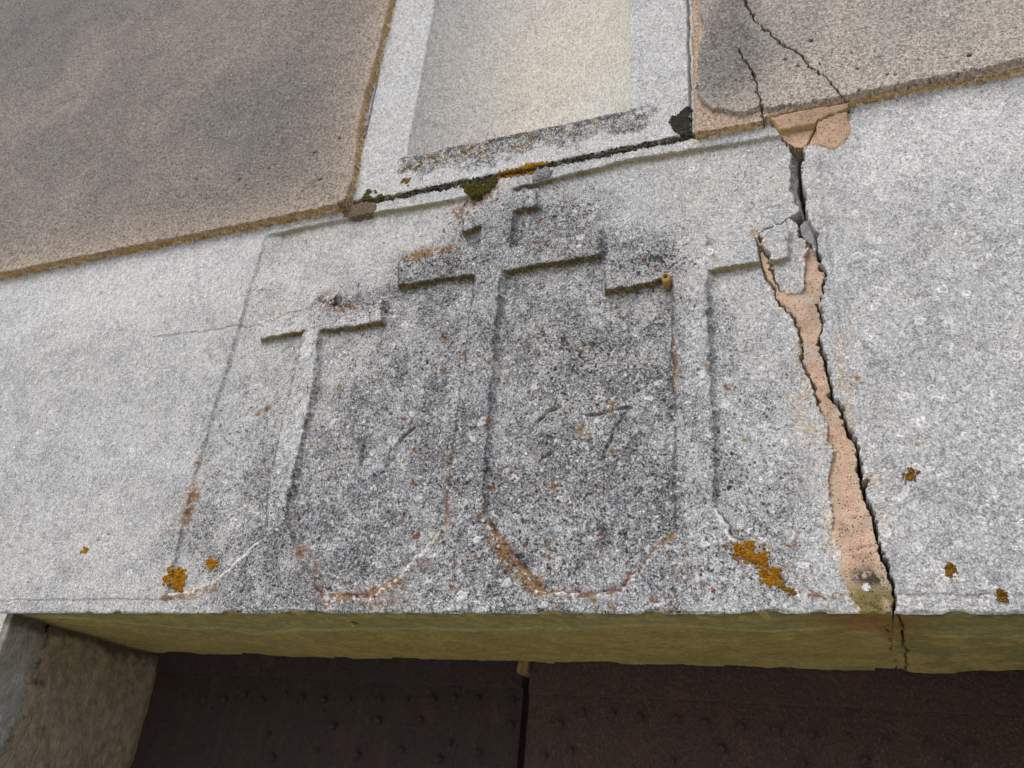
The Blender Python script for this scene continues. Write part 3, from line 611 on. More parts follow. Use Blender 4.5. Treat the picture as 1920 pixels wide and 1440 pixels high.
rc = mixc(np.broadcast_to(C(.27, .135, .035), U.shape + (3,)), C(.17, .075, .035), ss(.45, .6, vnoise(U, V, .02, 140)))
rc = mixc(rc, C(.20, .15, .03), ss(.6, .75, vnoise(U, V, .035, 141)))
col = mixc(col, rc, np.clip(rust * 1.0, 0, .8) * lint)
olive = np.clip(streak([(830, 990), (780, 1045), (735, 1085)], 16) * .8 + streak([(1215, 1045), (1262, 998)], 7) * .9 + blob(1610, 1100, 36, 26) * 1.3 + blob(1640, 1130, 40, 20) * 1.2, 0, 1) * ss(.38, .55, n_m)
col = mixc(col, C(.17, .15, .045), .75 * olive * lint)
xck = np.interp(V, uv(crack_r)[::-1, 1], uv(crack_r)[::-1, 0])
# rendered-over smears of mortar beside the crack
smear = np.clip(blob(1506, 770, 22, 38) + blob(1520, 800, 16, 20) + blob(1507, 720, 14, 26) + blob(1492, 640, 12, 20) * .6 + blob(1565, 910, 22, 60) + blob(1560, 1000, 18, 60) * .9 + blob(1578, 700, 9, 70) * .9 + blob(1574, 645, 7, 22) + blob(1597, 628, 8, 20) + blob(1640, 905, 14, 30) * .8 + blob(1590, 770, 12, 40) * .8 + blob(1655, 970, 8, 20) * .8 + blob(1477, 450, 6, 22) * .8 + blob(1490, 500, 14, 18) * .6 + blob(1427, 543, 9, 7) + blob(1625, 700, 6, 30) * .0, 0, 1) * ss(.40, .50, n_m + .04)
smear = np.maximum(smear, np.exp(-(np.clip(d_mor, 0, 1) / .006) ** 2) * ss(.46, .56, n_m) * .9 * (U < xck))
col = mixc(col, C(.49, .40, .30), .72 * smear * lint)
netf *= (1 - .7 * smear)
# broken inner stone of the open gap
gap_in = (d_opn < 0)
col = np.where(gap_in[..., None], mixc(np.broadcast_to(C(.27, .27, .28), U.shape + (3,)), C(.42, .40, .37), ss(.4, .6, n_m)), col)
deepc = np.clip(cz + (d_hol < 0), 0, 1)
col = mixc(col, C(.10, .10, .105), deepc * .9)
# joint filled with dark growth under the keystone
jmoss = (1 - ss(.003, .008, joint)) * ss(.2, .36, n_m)
col = mixc(col, mixc(np.broadcast_to(C(.035, .036, .02), U.shape + (3,)), C(.12, .11, .03), ss(.4, .7, n_f)), .9 * jmoss * (1 - isL) * (1 - isR))
# keystone
kcol = mixc(np.broadcast_to(C(.470, .487, .500), U.shape + (3,)), warm, .3 * ss(.4, .7, n_s))
flc = mixc(np.broadcast_to(C(.50, .49, .48), U.shape + (3,)), C(.60, .57, .465), np.clip(.9 * blob(1040, 40, 170, 200) + .55 * blob(960, 200, 30, 90) + .5 * blob(1160, 120, 30, 120), 0, 1) * (.55 + .45 * n_s))
flc = mixc(flc, C(.60, .61, .58), .6 * blob(1100, 170, 90, 80))
kcol = np.where((d_flu < 0)[..., None], flc, kcol)
sill, _ = pdist(uv([(765, 312), (900, 286), (1040, 258), (1190, 228)]), Ur, Vr, .09)
sillm = (1 - ss(.008, .034, sill + (n_m - .5) * .05 + (n_s - .5) * .05)) * (d_flu > -.001)
ktop = (1 - ss(.0, .018, np.abs(d_flu) + (n_m - .5) * .01)) * (d_flu > -.001) * (V < uv([(1200, 200)])[0][1]) * blob(960, 260, 270, 70)
kcol = mixc(kcol, mixc(np.broadcast_to(C(.10, .10, .10), U.shape + (3,)), C(.20, .125, .03), ss(.46, .54, n_f) * ss(.42, .52, n_m)), .92 * np.clip(sillm * .75 + ktop, 0, 1) * ss(.36, .52, n_f))
col = np.where(isK[..., None], mixc(kcol, mixc(np.broadcast_to(C(.045, .046, .025), U.shape + (3,)), C(.12, .11, .03), ss(.4, .7, n_f)), .9 * jmoss), col)
netf = np.where(isK, np.clip(.75 * sillm + .8 * ktop, .02, 1) * (1 - .9 * (d_flu < 0)), netf)
# render
edge_l = np.exp(-np.clip(-d_rL, 0, 1) / .045) ; edge_r = np.exp(-np.clip(-d_rR, 0, 1) / .10)
pink = C(.52, .425, .345); rgrey = C(.262, .242, .224); rdark = C(.185, .180, .175)
rl = mixc(np.broadcast_to(rgrey, U.shape + (3,)), C(.33, .300, .274), .8 * ss(.36, .68, n_l))
rl = mixc(rl, rdark, np.clip(.6 * blob(60, 60, 120, 90, -FH) + .45 * blob(520, 230, 130, 110, -FH) + .4 * ss(.4, .75, n_s) * .7, 0, 1))
rl = mixc(rl, pink, np.clip(edge_l * 1.15 * (.65 + .7 * (n_m - .2)), 0, 1) * .85)
lipL = (1 - ss(.0016, .0030, -d_rL))
rl = mixc(rl, C(.56, .37, .15), lipL)
rr = mixc(np.broadcast_to(C(.49, .445, .395), U.shape + (3,)), C(.36, .345, .33), np.clip(.8 * ss(.42, .62, n_l) + .8 * blob(1700, 20, 150, 60, -FH) + .3 * blob(1880, 80, 100, 80, -FH), 0, 1))
rr = mixc(rr, C(.58, .52, .455), np.clip(edge_r * .9 * (.6 + .8 * (n_m - .2)), 0, 1) * .8)
rr = mixc(rr, C(.20, .192, .185), np.clip(1.1 * blob(1350, 120, 60, 80, -FH) + .9 * blob(1375, 20, 45, 80, -FH) + .4 * blob(1440, 120, 50, 60, -FH), 0, 1) * (.55 + .6 * n_m))
rr = mixc(rr, C(.50, .385, .30), .95 * ss(-.001, .001, d_flk))
lipR = (1 - ss(.0016, .0030, -d_rR))
rr = mixc(rr, C(.62, .44, .21), lipR)
rr = mixc(rr, C(.05, .045, .04), .8 * (1 - ss(.0004, .0016, np.minimum(ddA, ddB))))
pitc = np.clip(pit, 0, 1)
rl = np.clip(rl * 1.22, 0, .8); rr = np.clip(rr * 1.28, 0, .8)
grn = np.zeros_like(U); grd = np.zeros_like(U)
for _ in range(6500):
    x0 = R.uniform(-20, 1940); y0 = R.uniform(-20, 515 - .2 * x0)
    if y0 < -20 or 740 < x0 < 1290: continue
    pu, pv = at(x0, y0, -FH)[[0, 2]]; a = .001 * R.uniform(.8, 2.0) * (1.5 if x0 < 700 else 1)
    i0, i1 = np.searchsorted(xs, [pu - a * 2, pu + a * 2]); j0, j1 = np.searchsorted(zs, [pv - a * 2, pv + a * 2])
    if i1 - i0 < 2 or j1 - j0 < 2: continue
    r = np.hypot((U[i0:i1, j0:j1] - pu) / a, (V[i0:i1, j0:j1] - pv) / (a * R.uniform(.6, 1)))
    t_ = grn if R.rand() < .5 else grd; t_[i0:i1, j0:j1] = np.maximum(t_[i0:i1, j0:j1], (1 - ss(.5, 1.2, r)) * R.uniform(.3, 1))
rl = mixc(rl, C(.62, .58, .52), .7 * grn); rl = mixc(rl, C(.07, .065, .06), .7 * grd); rr = mixc(rr, C(.75, .70, .62), .6 * grn); rr = mixc(rr, C(.10, .095, .09), .6 * grd)
rl = mixc(rl, C(.07, .06, .055), pitc * .85); rr = mixc(rr, C(.05, .055, .065), pitc * .9)
col = np.where(isL[..., None], rl, col); col = np.where(isR[..., None], rr, col)
# mortars
pinkm = mixc(np.broadcast_to(C(.50, .355, .27), U.shape + (3,)), C(.44, .33, .245), ss(.4, .6, n_s))
lowm = ss(at(1600, 1060)[2] + .012 * 1, at(1600, 1150)[2], V + (n_m - .5) * .05)
pm = mixc(pinkm, C(.175, .145, .05), .92 * lowm)
pm = mixc(pm, C(.045, .045, .035), .9 * np.clip(1.4 * blob(1625, 1075, 24, 14) + 1.2 * blob(1645, 1085, 16, 10), 0, 1) * ss(.38, .48, n_f))
pm = mixc(pm, C(.46, .415, .36), .6 * ss(.50, .62, n_m) * ss(.42, .6, n_s))
pm = mixc(pm, C(.36, .25, .17), .5 * ss(.55, .66, fbm(U, V, .018, 171, 4)))
pm = mixc(pm, C(.70, .70, .70), np.clip(blob(1623, 1100, 10, 9) * 1.6, 0, 1) * (blob(1623, 1100, 10, 9) > .2 + .5 * vnoise(U, V, .004, 61)))
pm = mixc(pm, C(.34, .22, .14), .55 * ss(.55, .68, n_f) * ss(at(1600, 1120)[2] * 0 + at(1600, 900)[2], at(1600, 1000)[2], V))
pm = mixc(pm, C(.48, .37, .24), .7 * blob(1436, 490, 14, 60)); pm = mixc(pm, C(.50, .40, .29), .5 * (1 - ss(.001, .012, -d_mor + (n_m - .5) * .01)) * (V < at(1560, 830)[2]) )
pm = mixc(pm, C(.16, .135, .045), .88 * np.clip(ss(at(1600, 1075)[2], at(1600, 1125)[2], V) * 1.1, 0, 1) * ss(.34, .5, n_m) * (1 - (blob(1623, 1100, 10, 9) > .45)))
pm = mixc(pm, C(.04, .04, .032), .9 * np.clip(1.5 * blob(1620, 1080, 22, 11) + 1.2 * blob(1642, 1088, 15, 8), 0, 1) * ss(.42, .5, n_f))
col = np.where(isM[..., None], pm, col)
sm = mixc(np.broadcast_to(C(.45, .315, .225), U.shape + (3,)), C(.36, .26, .12), ss(.2, .7, gz) + 0 * U)
col = np.where(isS[..., None], mixc(sm, C(.10, .06, .04), .7 * (1 - ss(.0003, .0012, sp_cr))), col)
grit = np.where(isK & (d_flu < 0), 1.15, np.where(isK, .8, 1.0)) * (1 + .25 * np.clip(net, 0, 1))
grit = np.where(d_cross['left'] < 0, .7, grit)

# -- split into its stones
zchip = .0026 * ss(.58, .82, vnoise(U, U * 0 + 5.5, .022, 107)) + .0012 * (fbm(U, U * 0 + 1.7, .006, 109, 3) - .4)
ZC = zchip[:, 0].copy()
co = np.stack([U, -Hh, V + zchip * np.clip(1 - (V - z_b) / .009, 0, 1)], -1).reshape(-1, 3)
F = grid_faces(nx, nz)[:, ::-1]           # face the viewer
reg = np.zeros(U.shape, np.int8)
rightb = np.zeros(U.shape, bool)
ck = uv(crack_r); top = ext(ck[0], ck[3], .12); ckx = np.concatenate([[[ck[0][0], 9]], ck, [[ck[-1][0], 0]]])
xc = np.interp(V, ckx[::-1, 1], ckx[::-1, 0]) if np.all(np.diff(ckx[::-1, 1]) > 0) else np.interp(V, *(lambda o: (ckx[o, 1], ckx[o, 0]))(np.argsort(ckx[:, 1])))
rightb = U > xc
field = d_fld < .0005
reg[:] = 1                                            # rim of the carved block
reg[field] = 2
for i, k in enumerate(('left', 'mid', 'right')): reg[(d_cross[k] < .001)] = 3 + i
reg[(d_mnd < .0005) & (V < at(900, 975)[2])] = 6
for i, k in enumerate(('one', 'seven', 'six', 'seven2')): reg[dg[k] < .0032] = 7 + i
reg[rightb] = 11
reg[isF & ~rightb] = 12
reg[isM] = 13; reg[isS] = 14; reg[isK] = 15; reg[isK & (d_flu < 0)] = 16; reg[isL] = 17; reg[isR] = 18
fr_ = reg.reshape(-1)[F]; face_reg = fr_[:, 0]
colf = col.reshape(-1, 3); netr = netf.reshape(-1); gr = grit.reshape(-1); algr = np.where(isK | isL | isR | isM | isS | (cz > .02) | (d_opn < .003) | (d_hol < .004) | (d_crk < .010) | (cF < .004) | (cT < .004) | (U > at(1512, 300)[0]), 0, down_).reshape(-1)
olv = np.maximum.reduce([.8 * streak([(1100, 772), (1138, 765), (1177, 760)], 3.2), .6 * streak([(1003, 784), (1022, 767), (1042, 757)], 3), .45 * streak([(768, 799), (748, 815), (738, 834)], 3), .35 * streak([(988, 812), (987, 838), (1000, 852)], 2.5)]) * ss(.2, .45, n_f)
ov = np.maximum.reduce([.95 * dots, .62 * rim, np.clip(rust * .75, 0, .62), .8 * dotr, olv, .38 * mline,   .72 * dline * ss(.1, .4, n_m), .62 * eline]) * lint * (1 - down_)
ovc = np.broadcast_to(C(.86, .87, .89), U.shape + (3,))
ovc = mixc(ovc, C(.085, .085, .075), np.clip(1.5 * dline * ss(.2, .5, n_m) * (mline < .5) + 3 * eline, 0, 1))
ovc = mixc(ovc, C(.10, .095, .055), np.clip(olv * 3, 0, 1)); ovc = mixc(ovc, rc, np.clip(rust * 2, 0, 1)); ovc = mixc(ovc, C(.024, .027, .033), np.clip(dots * 2, 0, 1)); ovc = mixc(ovc, C(.20, .085, .03), np.clip(dotr * 2, 0, 1))
ovr = ov.reshape(-1); ovcr = ovc.reshape(-1, 3)
def part(rid, name, mat, parent, label=None):
    f = F[face_reg == rid]
    if not len(f): print('EMPTY', name); return None
    vi, inv = np.unique(f, return_inverse=True)
    o = make(name, co[vi], inv.reshape(-1, 4), mat, parent, {'col': colf[vi], 'net': netr[vi], 'grit': gr[vi], 'alg': algr[vi], 'ov': ovr[vi], 'ovc': ovcr[vi]})
    if label: o['label'] = label
    return o
lintel = empty('stone_lintel', (float(at(900, 1150)[0]), 0, float(z_b)), 'weathered grey limestone door lintel carved with three crosses and a date, split by a crack', 'lintel')
part(1, 'raised_border', M_STONE, lintel, 'plain raised border around the sunken carved panel')
part(2, 'sunken_panel', M_STONE, lintel, 'lichen-speckled sunken ground between the crosses')
part(3, 'cross', M_STONE, lintel, 'smaller low relief cross with one pair of arms, nearest the plain end of the stone')
part(4, 'cross', M_STONE, lintel, 'tallest relief cross with two pairs of arms, under the keystone')
part(5, 'cross', M_STONE, lintel, 'relief cross beside the crack, with a mud nest under one arm')
part(6, 'hill', M_STONE, lintel, 'low mound the three crosses stand on, edged with orange lichen')
part(7, 'numeral', M_STONE, lintel, 'carved numeral 1')
part(8, 'numeral', M_STONE, lintel, 'carved numeral 7 after the 1')
part(9, 'numeral', M_STONE, lintel, 'carved numeral 6')
part(10, 'numeral', M_STONE, lintel, 'carved numeral 7 with mossy top bar, after the 6')
part(11, 'broken_end', M_STONE, lintel, 'plain fossil-flecked end of the lintel beyond the crack')
part(12, 'broken_fragment', M_STONE, lintel, 'cracked-off piece of stone carrying the tip of a cross arm')
keyo = empty('keystone', (float(kb[3][0]), 0, float(kb[3][1])), 'pale grey keystone block with a hollowed flute, lichen along its foot, above the middle cross', 'keystone')
part(15, 'frame', M_STONE, keyo); part(16, 'flute', M_STONE, keyo, 'smooth hollow flute tinged yellow')
rlo = empty('rendered_wall', (float(fb_l[0][0]), 0, float(fb_l[0][1])), 'dark grey-brown pebbly render with pinkish edges on the wall left of the keystone', 'wall')
part(17, 'render_coat', M_REND, rlo)
rro = empty('rendered_wall', (float(fb_r[2][0]), 0, float(fb_r[2][1])), 'beige pebbly render with two hairline cracks on the wall right of the keystone', 'wall')
part(18, 'render_coat', M_REND, rro)
mo = empty('mortar_filling', tuple(map(float, at(1580, 800))), 'long pink mortar filling down the left side of the open crack', 'mortar')
part(13, 'mortar_body', M_MORT, mo)
sp_ = empty('mortar_patch', tuple(map(float, at(1520, 250))), 'pink-beige mortar patch smeared over the top of the crack under the render', 'mortar')
part(14, 'mortar_body', M_MORT, sp_)

# ------------------------------------------------------------------ sheets in other planes
def sheet(name, us, vs, fn, mat, parent, label=None, flip=False, kind=None):
    A, B = np.meshgrid(us, vs, indexing='ij')
    P, c, n_ = fn(A, B)
    f = grid_faces(*A.shape)
    if flip: f = f[:, ::-1]
    o = make(name, P.reshape(-1, 3), f, mat, parent, {'col': c.reshape(-1, 3), 'net': n_.reshape(-1), 'grit': np.ones(n_.size)}, kind=kind)
    if label: o['label'] = label
    return o
D_S = None
for d in np.linspace(.02, .5, 481):
    q = np.array([0, d, z_b]);
    # depth of the soffit's far edge: found where it stands in the doorway
    e = at(990, 1241, d)
    if e[2] >= z_b: D_S = d; break
print('soffit depth', D_S)
soff_x = np.concatenate([grow(xs[150], -.02, .6)[::-1], xs[150:]])
cr_s = np.array([at(*p)[[0, 1]] if False else (lambda P: P[:2])(None) for p in []]) if False else None
def on_soffit(x, y):
    r = np.array([x - 960, y - 720, F_PX]); d = Wm @ r; t = (z_b - EYE[2]) / d[2]; return (EYE + t * d)[:2]
sc1 = np.array([on_soffit(*p) for p in [(1684, 1153), (1688, 1163), (1694, 1182), (1692, 1195), (1697, 1216), (1701, 1240), (1700, 1262)]])
sc2 = np.array([on_soffit(*p) for p in [(1661, 1172), (1664, 1182), (1671, 1210), (1672, 1228), (1680, 1244), (1680, 1262)]])
tide = np.array([on_soffit(*p) for p in [(-300, 1150), (150, 1162), (260, 1172), (370, 1182), (420, 1180), (480, 1190), (560, 1182), (700, 1182), (800, 1180), (950, 1181), (1100, 1180), (1200, 1173), (1330, 1178), (1450, 1184), (1560, 1180), (1640, 1172), (1665, 1190), (1690, 1188), (1760, 1195), (1920, 1197), (2300, 1215)]])
def soffit(A, B):
    y0 = -np.interp(A, xs, H_bottom)
    back = D_S + (fbm(A, A * 0 + 7.7, .05, 201, 3) - .5) * .012 + .010 * ss(.66, .76, vnoise(A, A * 0 + 2.2, .03, 205)) * -1
    bx = (A > on_soffit(1640, 1250)[0]) & (A < on_soffit(1696, 1250)[0]); back = back - .010 * bx
    Y = y0 + (back - y0) * np.clip(B, 0, 1)
    wu, wv = A + (fbm(A, Y, .01, 3, 3) - .5) * .008, Y + (fbm(A, Y, .01, 6, 3) - .5) * .008
    d1, _ = pdist(sc1, wu, wv); d2, _ = pdist(sc2, wu, wv)
    Z = z_b + np.interp(A, xs, ZC) * np.exp(-(Y - y0) / .005) + (fbm(A, Y, .08, 210, 3) - .5) * .006 * ss(0, .02, Y) + (fbm(A, Y, .008, 215, 3) - .5) * .0016 * ss(0, .004, Y - y0)
    cr = (1 - ss(.0004, .0013, d1)) + .8 * (1 - ss(.0002, .0010, d2)) * ss(.40, .45, vnoise(A, Y, .012, 220))
    Z = Z + .02 * np.clip(cr, 0, 1) * ss(0, .003, Y - y0)
    Z = Z + np.where(B > 1, (B - 1) * .10, 0)
    f = fbm(A, Y, .03, 230, 4); f2 = fbm(A * .3, Y, .006, 235, 4); fm = fbm(A, Y, .010, 240, 3)
    td = np.interp(A, tide[:, 0], tide[:, 1]) + (f2 - .5) * .009 - Y          # >0 in front of the tide mark
    c = mixc(np.broadcast_to(C(.43, .365, .145), A.shape + (3,)), C(.375, .315, .125), ss(.4, .6, f))
    c = mixc(c, C(.40, .38, .17), ss(-.001, .002, td) * (.55 + .6 * f2))
    c = mixc(c, C(.55, .53, .28), .75 * np.exp(-((td - .006) / .006) ** 2))
    c = mixc(c, C(.24, .27, .13), .5 * ss(.45, .65, f) * (A > sc1[0][0]))
    xm = on_soffit(1640, 1160)[0]; c = mixc(c, C(.33, .20, .065), .8 * np.exp(-((A - xm) / .045) ** 2) * ss(-.02, .0, td + .006))
    c = mixc(c, C(.04, .035, .02), .8 * np.clip(cr, 0, 1))
    edge = np.exp(-(Y - y0) / .006)
    c = mixc(c, C(.06, .055, .03), .6 * edge * ss(.4, .55, fm))
    xk = on_soffit(100, 1160)[0]; c = mixc(c, C(.07, .05, .03), .7 * np.exp(-((A - np.interp(Y, [0, D_S], [jx0, jx1])) / .012) ** 2))
    n_ = .55 * ss(-.001, .004, td) * ss(.4, .6, fm + 0) + .05
    return np.stack([A, Y, Z], -1), c, n_
jx0, jy0 = at(20, 1150)[0], 0.0
back_pt = at(282, 1216, D_S); jx1 = back_pt[0]
print('jamb', jx0, jx1, 'door back', back_pt)
bl = np.concatenate([np.linspace(0, 1, 120) ** 1.0, [1.02, 1.3, 1.6]])
xsc = np.interp(0.5, [0, 1], [sc1[0][0], sc1[-1][0]])
sheet('underside', soff_x[soff_x <= xsc], bl, soffit, M_ALG, lintel, 'olive algae-stained underside of the carved block', flip=False)
sheet('underside', np.concatenate([[soff_x[soff_x <= xsc][-1]], soff_x[soff_x > xsc]]), bl, soffit, M_ALG, lintel, 'olive underside beyond the crack', flip=False)

# left jamb: splayed reveal and outer face
jamb = empty('stone_jamb', (jx0, 0, 0), 'olive-brown stained limestone jamb of the doorway, under the plain end of the lintel', 'door jamb')
def reveal(A, B):       # A across (0 front .. 1 back), B = height
    yy = A * (D_S + .035) ; xx = jx0 + (jx1 - jx0) * yy / D_S
    n1 = (fbm(yy, B, .05, 301, 3) - .5) * .006 + (fbm(yy, B, .008, 305, 3) - .5) * .0022
    q = .006 * (1 - ss(0, .006, yy)) + .004 * ss(D_S + .018, D_S + .035, yy)
    xx = xx - .0 + n1 * ss(0, .01, yy) - q
    f = fbm(yy, B, .03, 310, 4); g = fbm(yy, B, .009, 315, 4)
    e = D_S * .24 + (f - .5) * .05 + (g - .5) * .03 + (B - z_b) * .02
    inner = ss(-.004, .004, yy - e)
    c = mixc(np.broadcast_to(C(.55, .56, .58), A.shape + (3,)), C(.38, .36, .30), np.clip(ss(.42, .6, f) * .8 + ss(-.05, 0, B - z_b + .03) * .9, 0, 1))  # pale outer strip: less algae, plus bluish daylight put into the colour
    ci = mixc(np.broadcast_to(C(.36, .31, .225), A.shape + (3,)), C(.38, .335, .22), ss(.35, .65, f) * .7)
    ci = mixc(ci, C(.18, .145, .09), .4 * ss(.4, .7, g))
    c = mixc(c, ci, inner * .92)
    c = mixc(c, C(.045, .040, .030), .8 * (np.exp(-np.abs(yy - e) / .004) * ss(.45, .6, g)) + .75 * ss(-.022, -.004, B - z_b + (g - .5) * .02))
    return np.stack([xx, yy, B], -1), c, .25 + .2 * ss(.45, .6, g)
jz = np.unique(np.concatenate([np.linspace(0.0, z_b - .56, 30), np.arange(z_b - .55, z_b - .0005, .0016), [z_b - .0005]]))
sheet('reveal', np.linspace(0, 1, 190), jz, reveal, M_JAMB, jamb, 'brown stained splayed side of the doorway')
def jface(A, B):
    hh = (fbm(A, B, .05, 321, 3) - .5) * .003
    c = mixc(np.broadcast_to(C(.52, .47, .40), A.shape + (3,)), C(.46, .45, .43), ss(.4, .6, fbm(A, B, .04, 325, 3)))
    return np.stack([A, .0015 - hh * ss(0, .01, jx0 - A), B], -1), c, .08 + 0 * A
sheet('outer_face', np.concatenate([np.linspace(jx0 - .60, jx0 - .16, 20), np.linspace(jx0 - .155, jx0 - .0061, 60)]), jz, jface, M_STONE, jamb)
# right jamb, outside the picture
dw = jx0 * -1
jr0 = at(2350, 1300, D_S)[0]; jamb2x = jr0 + abs(jx1 - jx0)
jamb2 = empty('stone_jamb', (jamb2x, 0, 0), 'limestone jamb closing the doorway beyond the broken end of the lintel', 'door jamb')
def reveal2(A, B):
    yy = A * (D_S + .035); xx = jr0 + abs(jx1 - jx0) * (1 - yy / D_S) + (fbm(yy, B, .05, 331, 3) - .5) * .005
    return np.stack([xx, yy, B], -1), np.broadcast_to(C(.17, .14, .08), A.shape + (3,)).copy(), .2 + 0 * A
sheet('reveal', np.linspace(0, 1, 30), np.linspace(0, z_b - .0005, 120), reveal2, M_JAMB, jamb2, flip=True)
sheet('outer_face', np.linspace(jamb2x, jamb2x + .6, 40), np.linspace(0, z_b - .0005, 120), jface, M_STONE, jamb2)

# ------------------------------------------------------------------ the two rusty door leaves
YD = D_S + .03
gapx = at(992, 1260, YD)[0]
M_RUSTD = rust_mat(.85)  # left leaf: mostly jamb-corner shade put into a darker rust colour
M_RUSTR = rust_mat(.62)
def leaf(x0, x1, yoff, strip_px, label, M_RUST=M_RUST):
    y = YD + yoff
    t = empty('door_leaf', (x0, y, 0), label, 'door')
    def pl(A, B):
        h = (fbm(A, B, .12, 401, 3) - .5) * .008 + (fbm(A, B, .012, 405, 3) - .5) * .0012
        return np.stack([A, y - h + 0 * A, B], -1), np.ones(A.shape + (3,)), 0 * A
    zz = np.concatenate([np.linspace(.02, z_b - .45, 10), np.linspace(z_b - .44, z_b + .05, 150)])
    sheet('iron_sheet', np.linspace(x0, x1, 200), zz, pl, M_RUST, t)
    # edge thickness of the sheet
    sx = x1 if x1 < gapx + .02 else x0
    def ed(A, B): return np.stack([sx + 0 * A, y + A, B], -1), np.ones(A.shape + (3,)), 0 * A
    sheet('sheet_edge', np.linspace(0, .03, 3), zz, ed, M_RUST, t, flip=sx == x0)
    P = np.array([at(a, b, y - .004) for a, b in strip_px]); P = P[np.argsort(P[:, 0])]
    def st(A, B):       # A across, B 0 (foot) .. 1 (top) plus a turned lower lip
        low = np.interp(A, P[:, 0], P[:, 2]) + (fbm(A, A * 0, .02, 411, 3) - .5) * .003
        Z = low + (z_b + .05 - low) * np.clip(B, 0, 1)
        h = (fbm(A, Z, .12, 401, 3) - .5) * .008 + (fbm(A, Z, .012, 415, 3) - .5) * .0010
        return np.stack([A, y - h - np.where(B < 0, 0.0, .0055), Z], -1), np.ones(A.shape + (3,)), 0 * A
    sheet('top_strap', np.linspace(x0 + .001, x1 - .001, 200), np.concatenate([[-.01], np.linspace(0, 1, 40)]), st, M_RUST, t)
    return t, y
lip_z = z_b
leafL, yL = leaf(at(282, 1216, YD)[0] - .16, gapx - .0062, .0, [(150, 1257), (325, 1261), (427, 1265), (700, 1278), (975, 1289), (1050, 1292)], 'rusty iron door leaf left of the meeting gap, coloured darker for jamb shade', M_RUSTD)
leafR, yR = leaf(gapx + .0062, jr0 + .05, -.010, [(900, 1295), (996, 1300), (1240, 1310), (1431, 1319), (1760, 1334), (1920, 1341), (2300, 1360)], 'reddish-brown rusty iron door leaf right of the meeting gap', M_RUSTR)
riv = None
def rivet_mesh(M_RUST):
    co_, f = [(0, -.0042, 0)], []
    for k, (r, y) in enumerate(((.0032, -.0036), (.0050, -.0018), (.0056, .003))):
        for i in range(10): a = i * math.pi / 5; co_.append((r * math.cos(a), y, r * math.sin(a)))
    for i in range(10): f.append((0, 1 + (i + 1) % 10, 1 + i))
    for k in range(2):
        for i in range(10):
            a, b = 1 + k * 10 + i, 1 + k * 10 + (i + 1) % 10; f.append((a, b, b + 10, a + 10))
    me = bpy.data.meshes.new('rivet'); me.from_pydata(co_, [], f); me.materials.append(M_RUST)
    for p_ in me.polygons: p_.use_smooth = True
    return me
rmL, rmR = rivet_mesh(M_RUSTD), rivet_mesh(M_RUSTR)
def hdoor(x, z): return float((fbm(np.array([x]), np.array([z]), .12, 401, 3)[0] - .5) * .008)
def rivets(t, y, pts):
    for (a, b) in pts:
        P = at(a, b, y - .003); o = bpy.data.objects.new('rivet', rmL if t is leafL else rmR); COL.objects.link(o); o.parent = t
        o.location = Vector((P[0], y - hdoor(P[0], P[2]) - .0028, P[2])) - t.location; o.scale = [random.uniform(.75, 1.1)] * 3; o.rotation_euler.y = random.uniform(0, 6)
rivets(leafL, yL, [(370, 1252), (430, 1253), (490, 1255), (545, 1256), (598, 1258), (650, 1259), (700, 1265), (744, 1268), (798, 1267), (850, 1270), (904, 1270), (962, 1278), (458, 1301), (533, 1301), (490, 1312), (565, 1308), (605, 1312), (654, 1311), (712, 1312), (760, 1313), (812, 1310), (851, 1309), (894, 1309), (960, 1313), (623, 1360), (707, 1351), (787, 1349), (592, 1406), (752, 1405), (822, 1423), (508, 1420), (667, 1415), (842, 1392), (956, 1360), (897, 1411), (501, 1374), (380, 1310), (420, 1312), (340, 1305)])
rivets(leafR, yR, [(1021, 1286), (1103, 1285), (1174, 1290), (1228, 1288), (1290, 1291), (1363, 1297), (1442, 1302), (1514, 1306), (1591, 1313), (1672, 1315), (1753, 1318), (1835, 1323), (1905, 1328), (1091, 1335), (1148, 1337), (1199, 1343), (1267, 1349), (1322, 1354), (1388, 1363), (1048, 1359), (1455, 1369), (1522, 1376), (1590, 1382), (1660, 1389), (1740, 1394), (1820, 1400), (1070, 1407), (1020, 1416), (1261, 1427), (1352, 1403), (1506, 1430), (1622, 1425), (1780, 1432)])

# dark room behind the doors so that the gap is dark
hall = empty('back_room_wall', (0, 1.2, 0), 'dark wall of the room behind the door gap', 'wall')
def bk(A, B): return np.stack([A, 1.2 + 0 * A, B], -1), np.ones(A.shape + (3,)) * .1, 0 * A
sheet('wall_surface', np.linspace(-3, 3, 4), np.linspace(0, 2.6, 4), bk, M_CHIP, hall)
hc = bpy.data.meshes.new('ceiling'); hc.from_pydata([(-3, D_S + .06, z_b + .12), (3, D_S + .06, z_b + .12), (3, 1.2, z_b + .12), (-3, 1.2, z_b + .12)], [], [(0, 1, 2, 3)]); hc.materials.append(M_CHIP)
hco = bpy.data.objects.new('ceiling', hc); COL.objects.link(hco); hco['kind'] = 'structure'

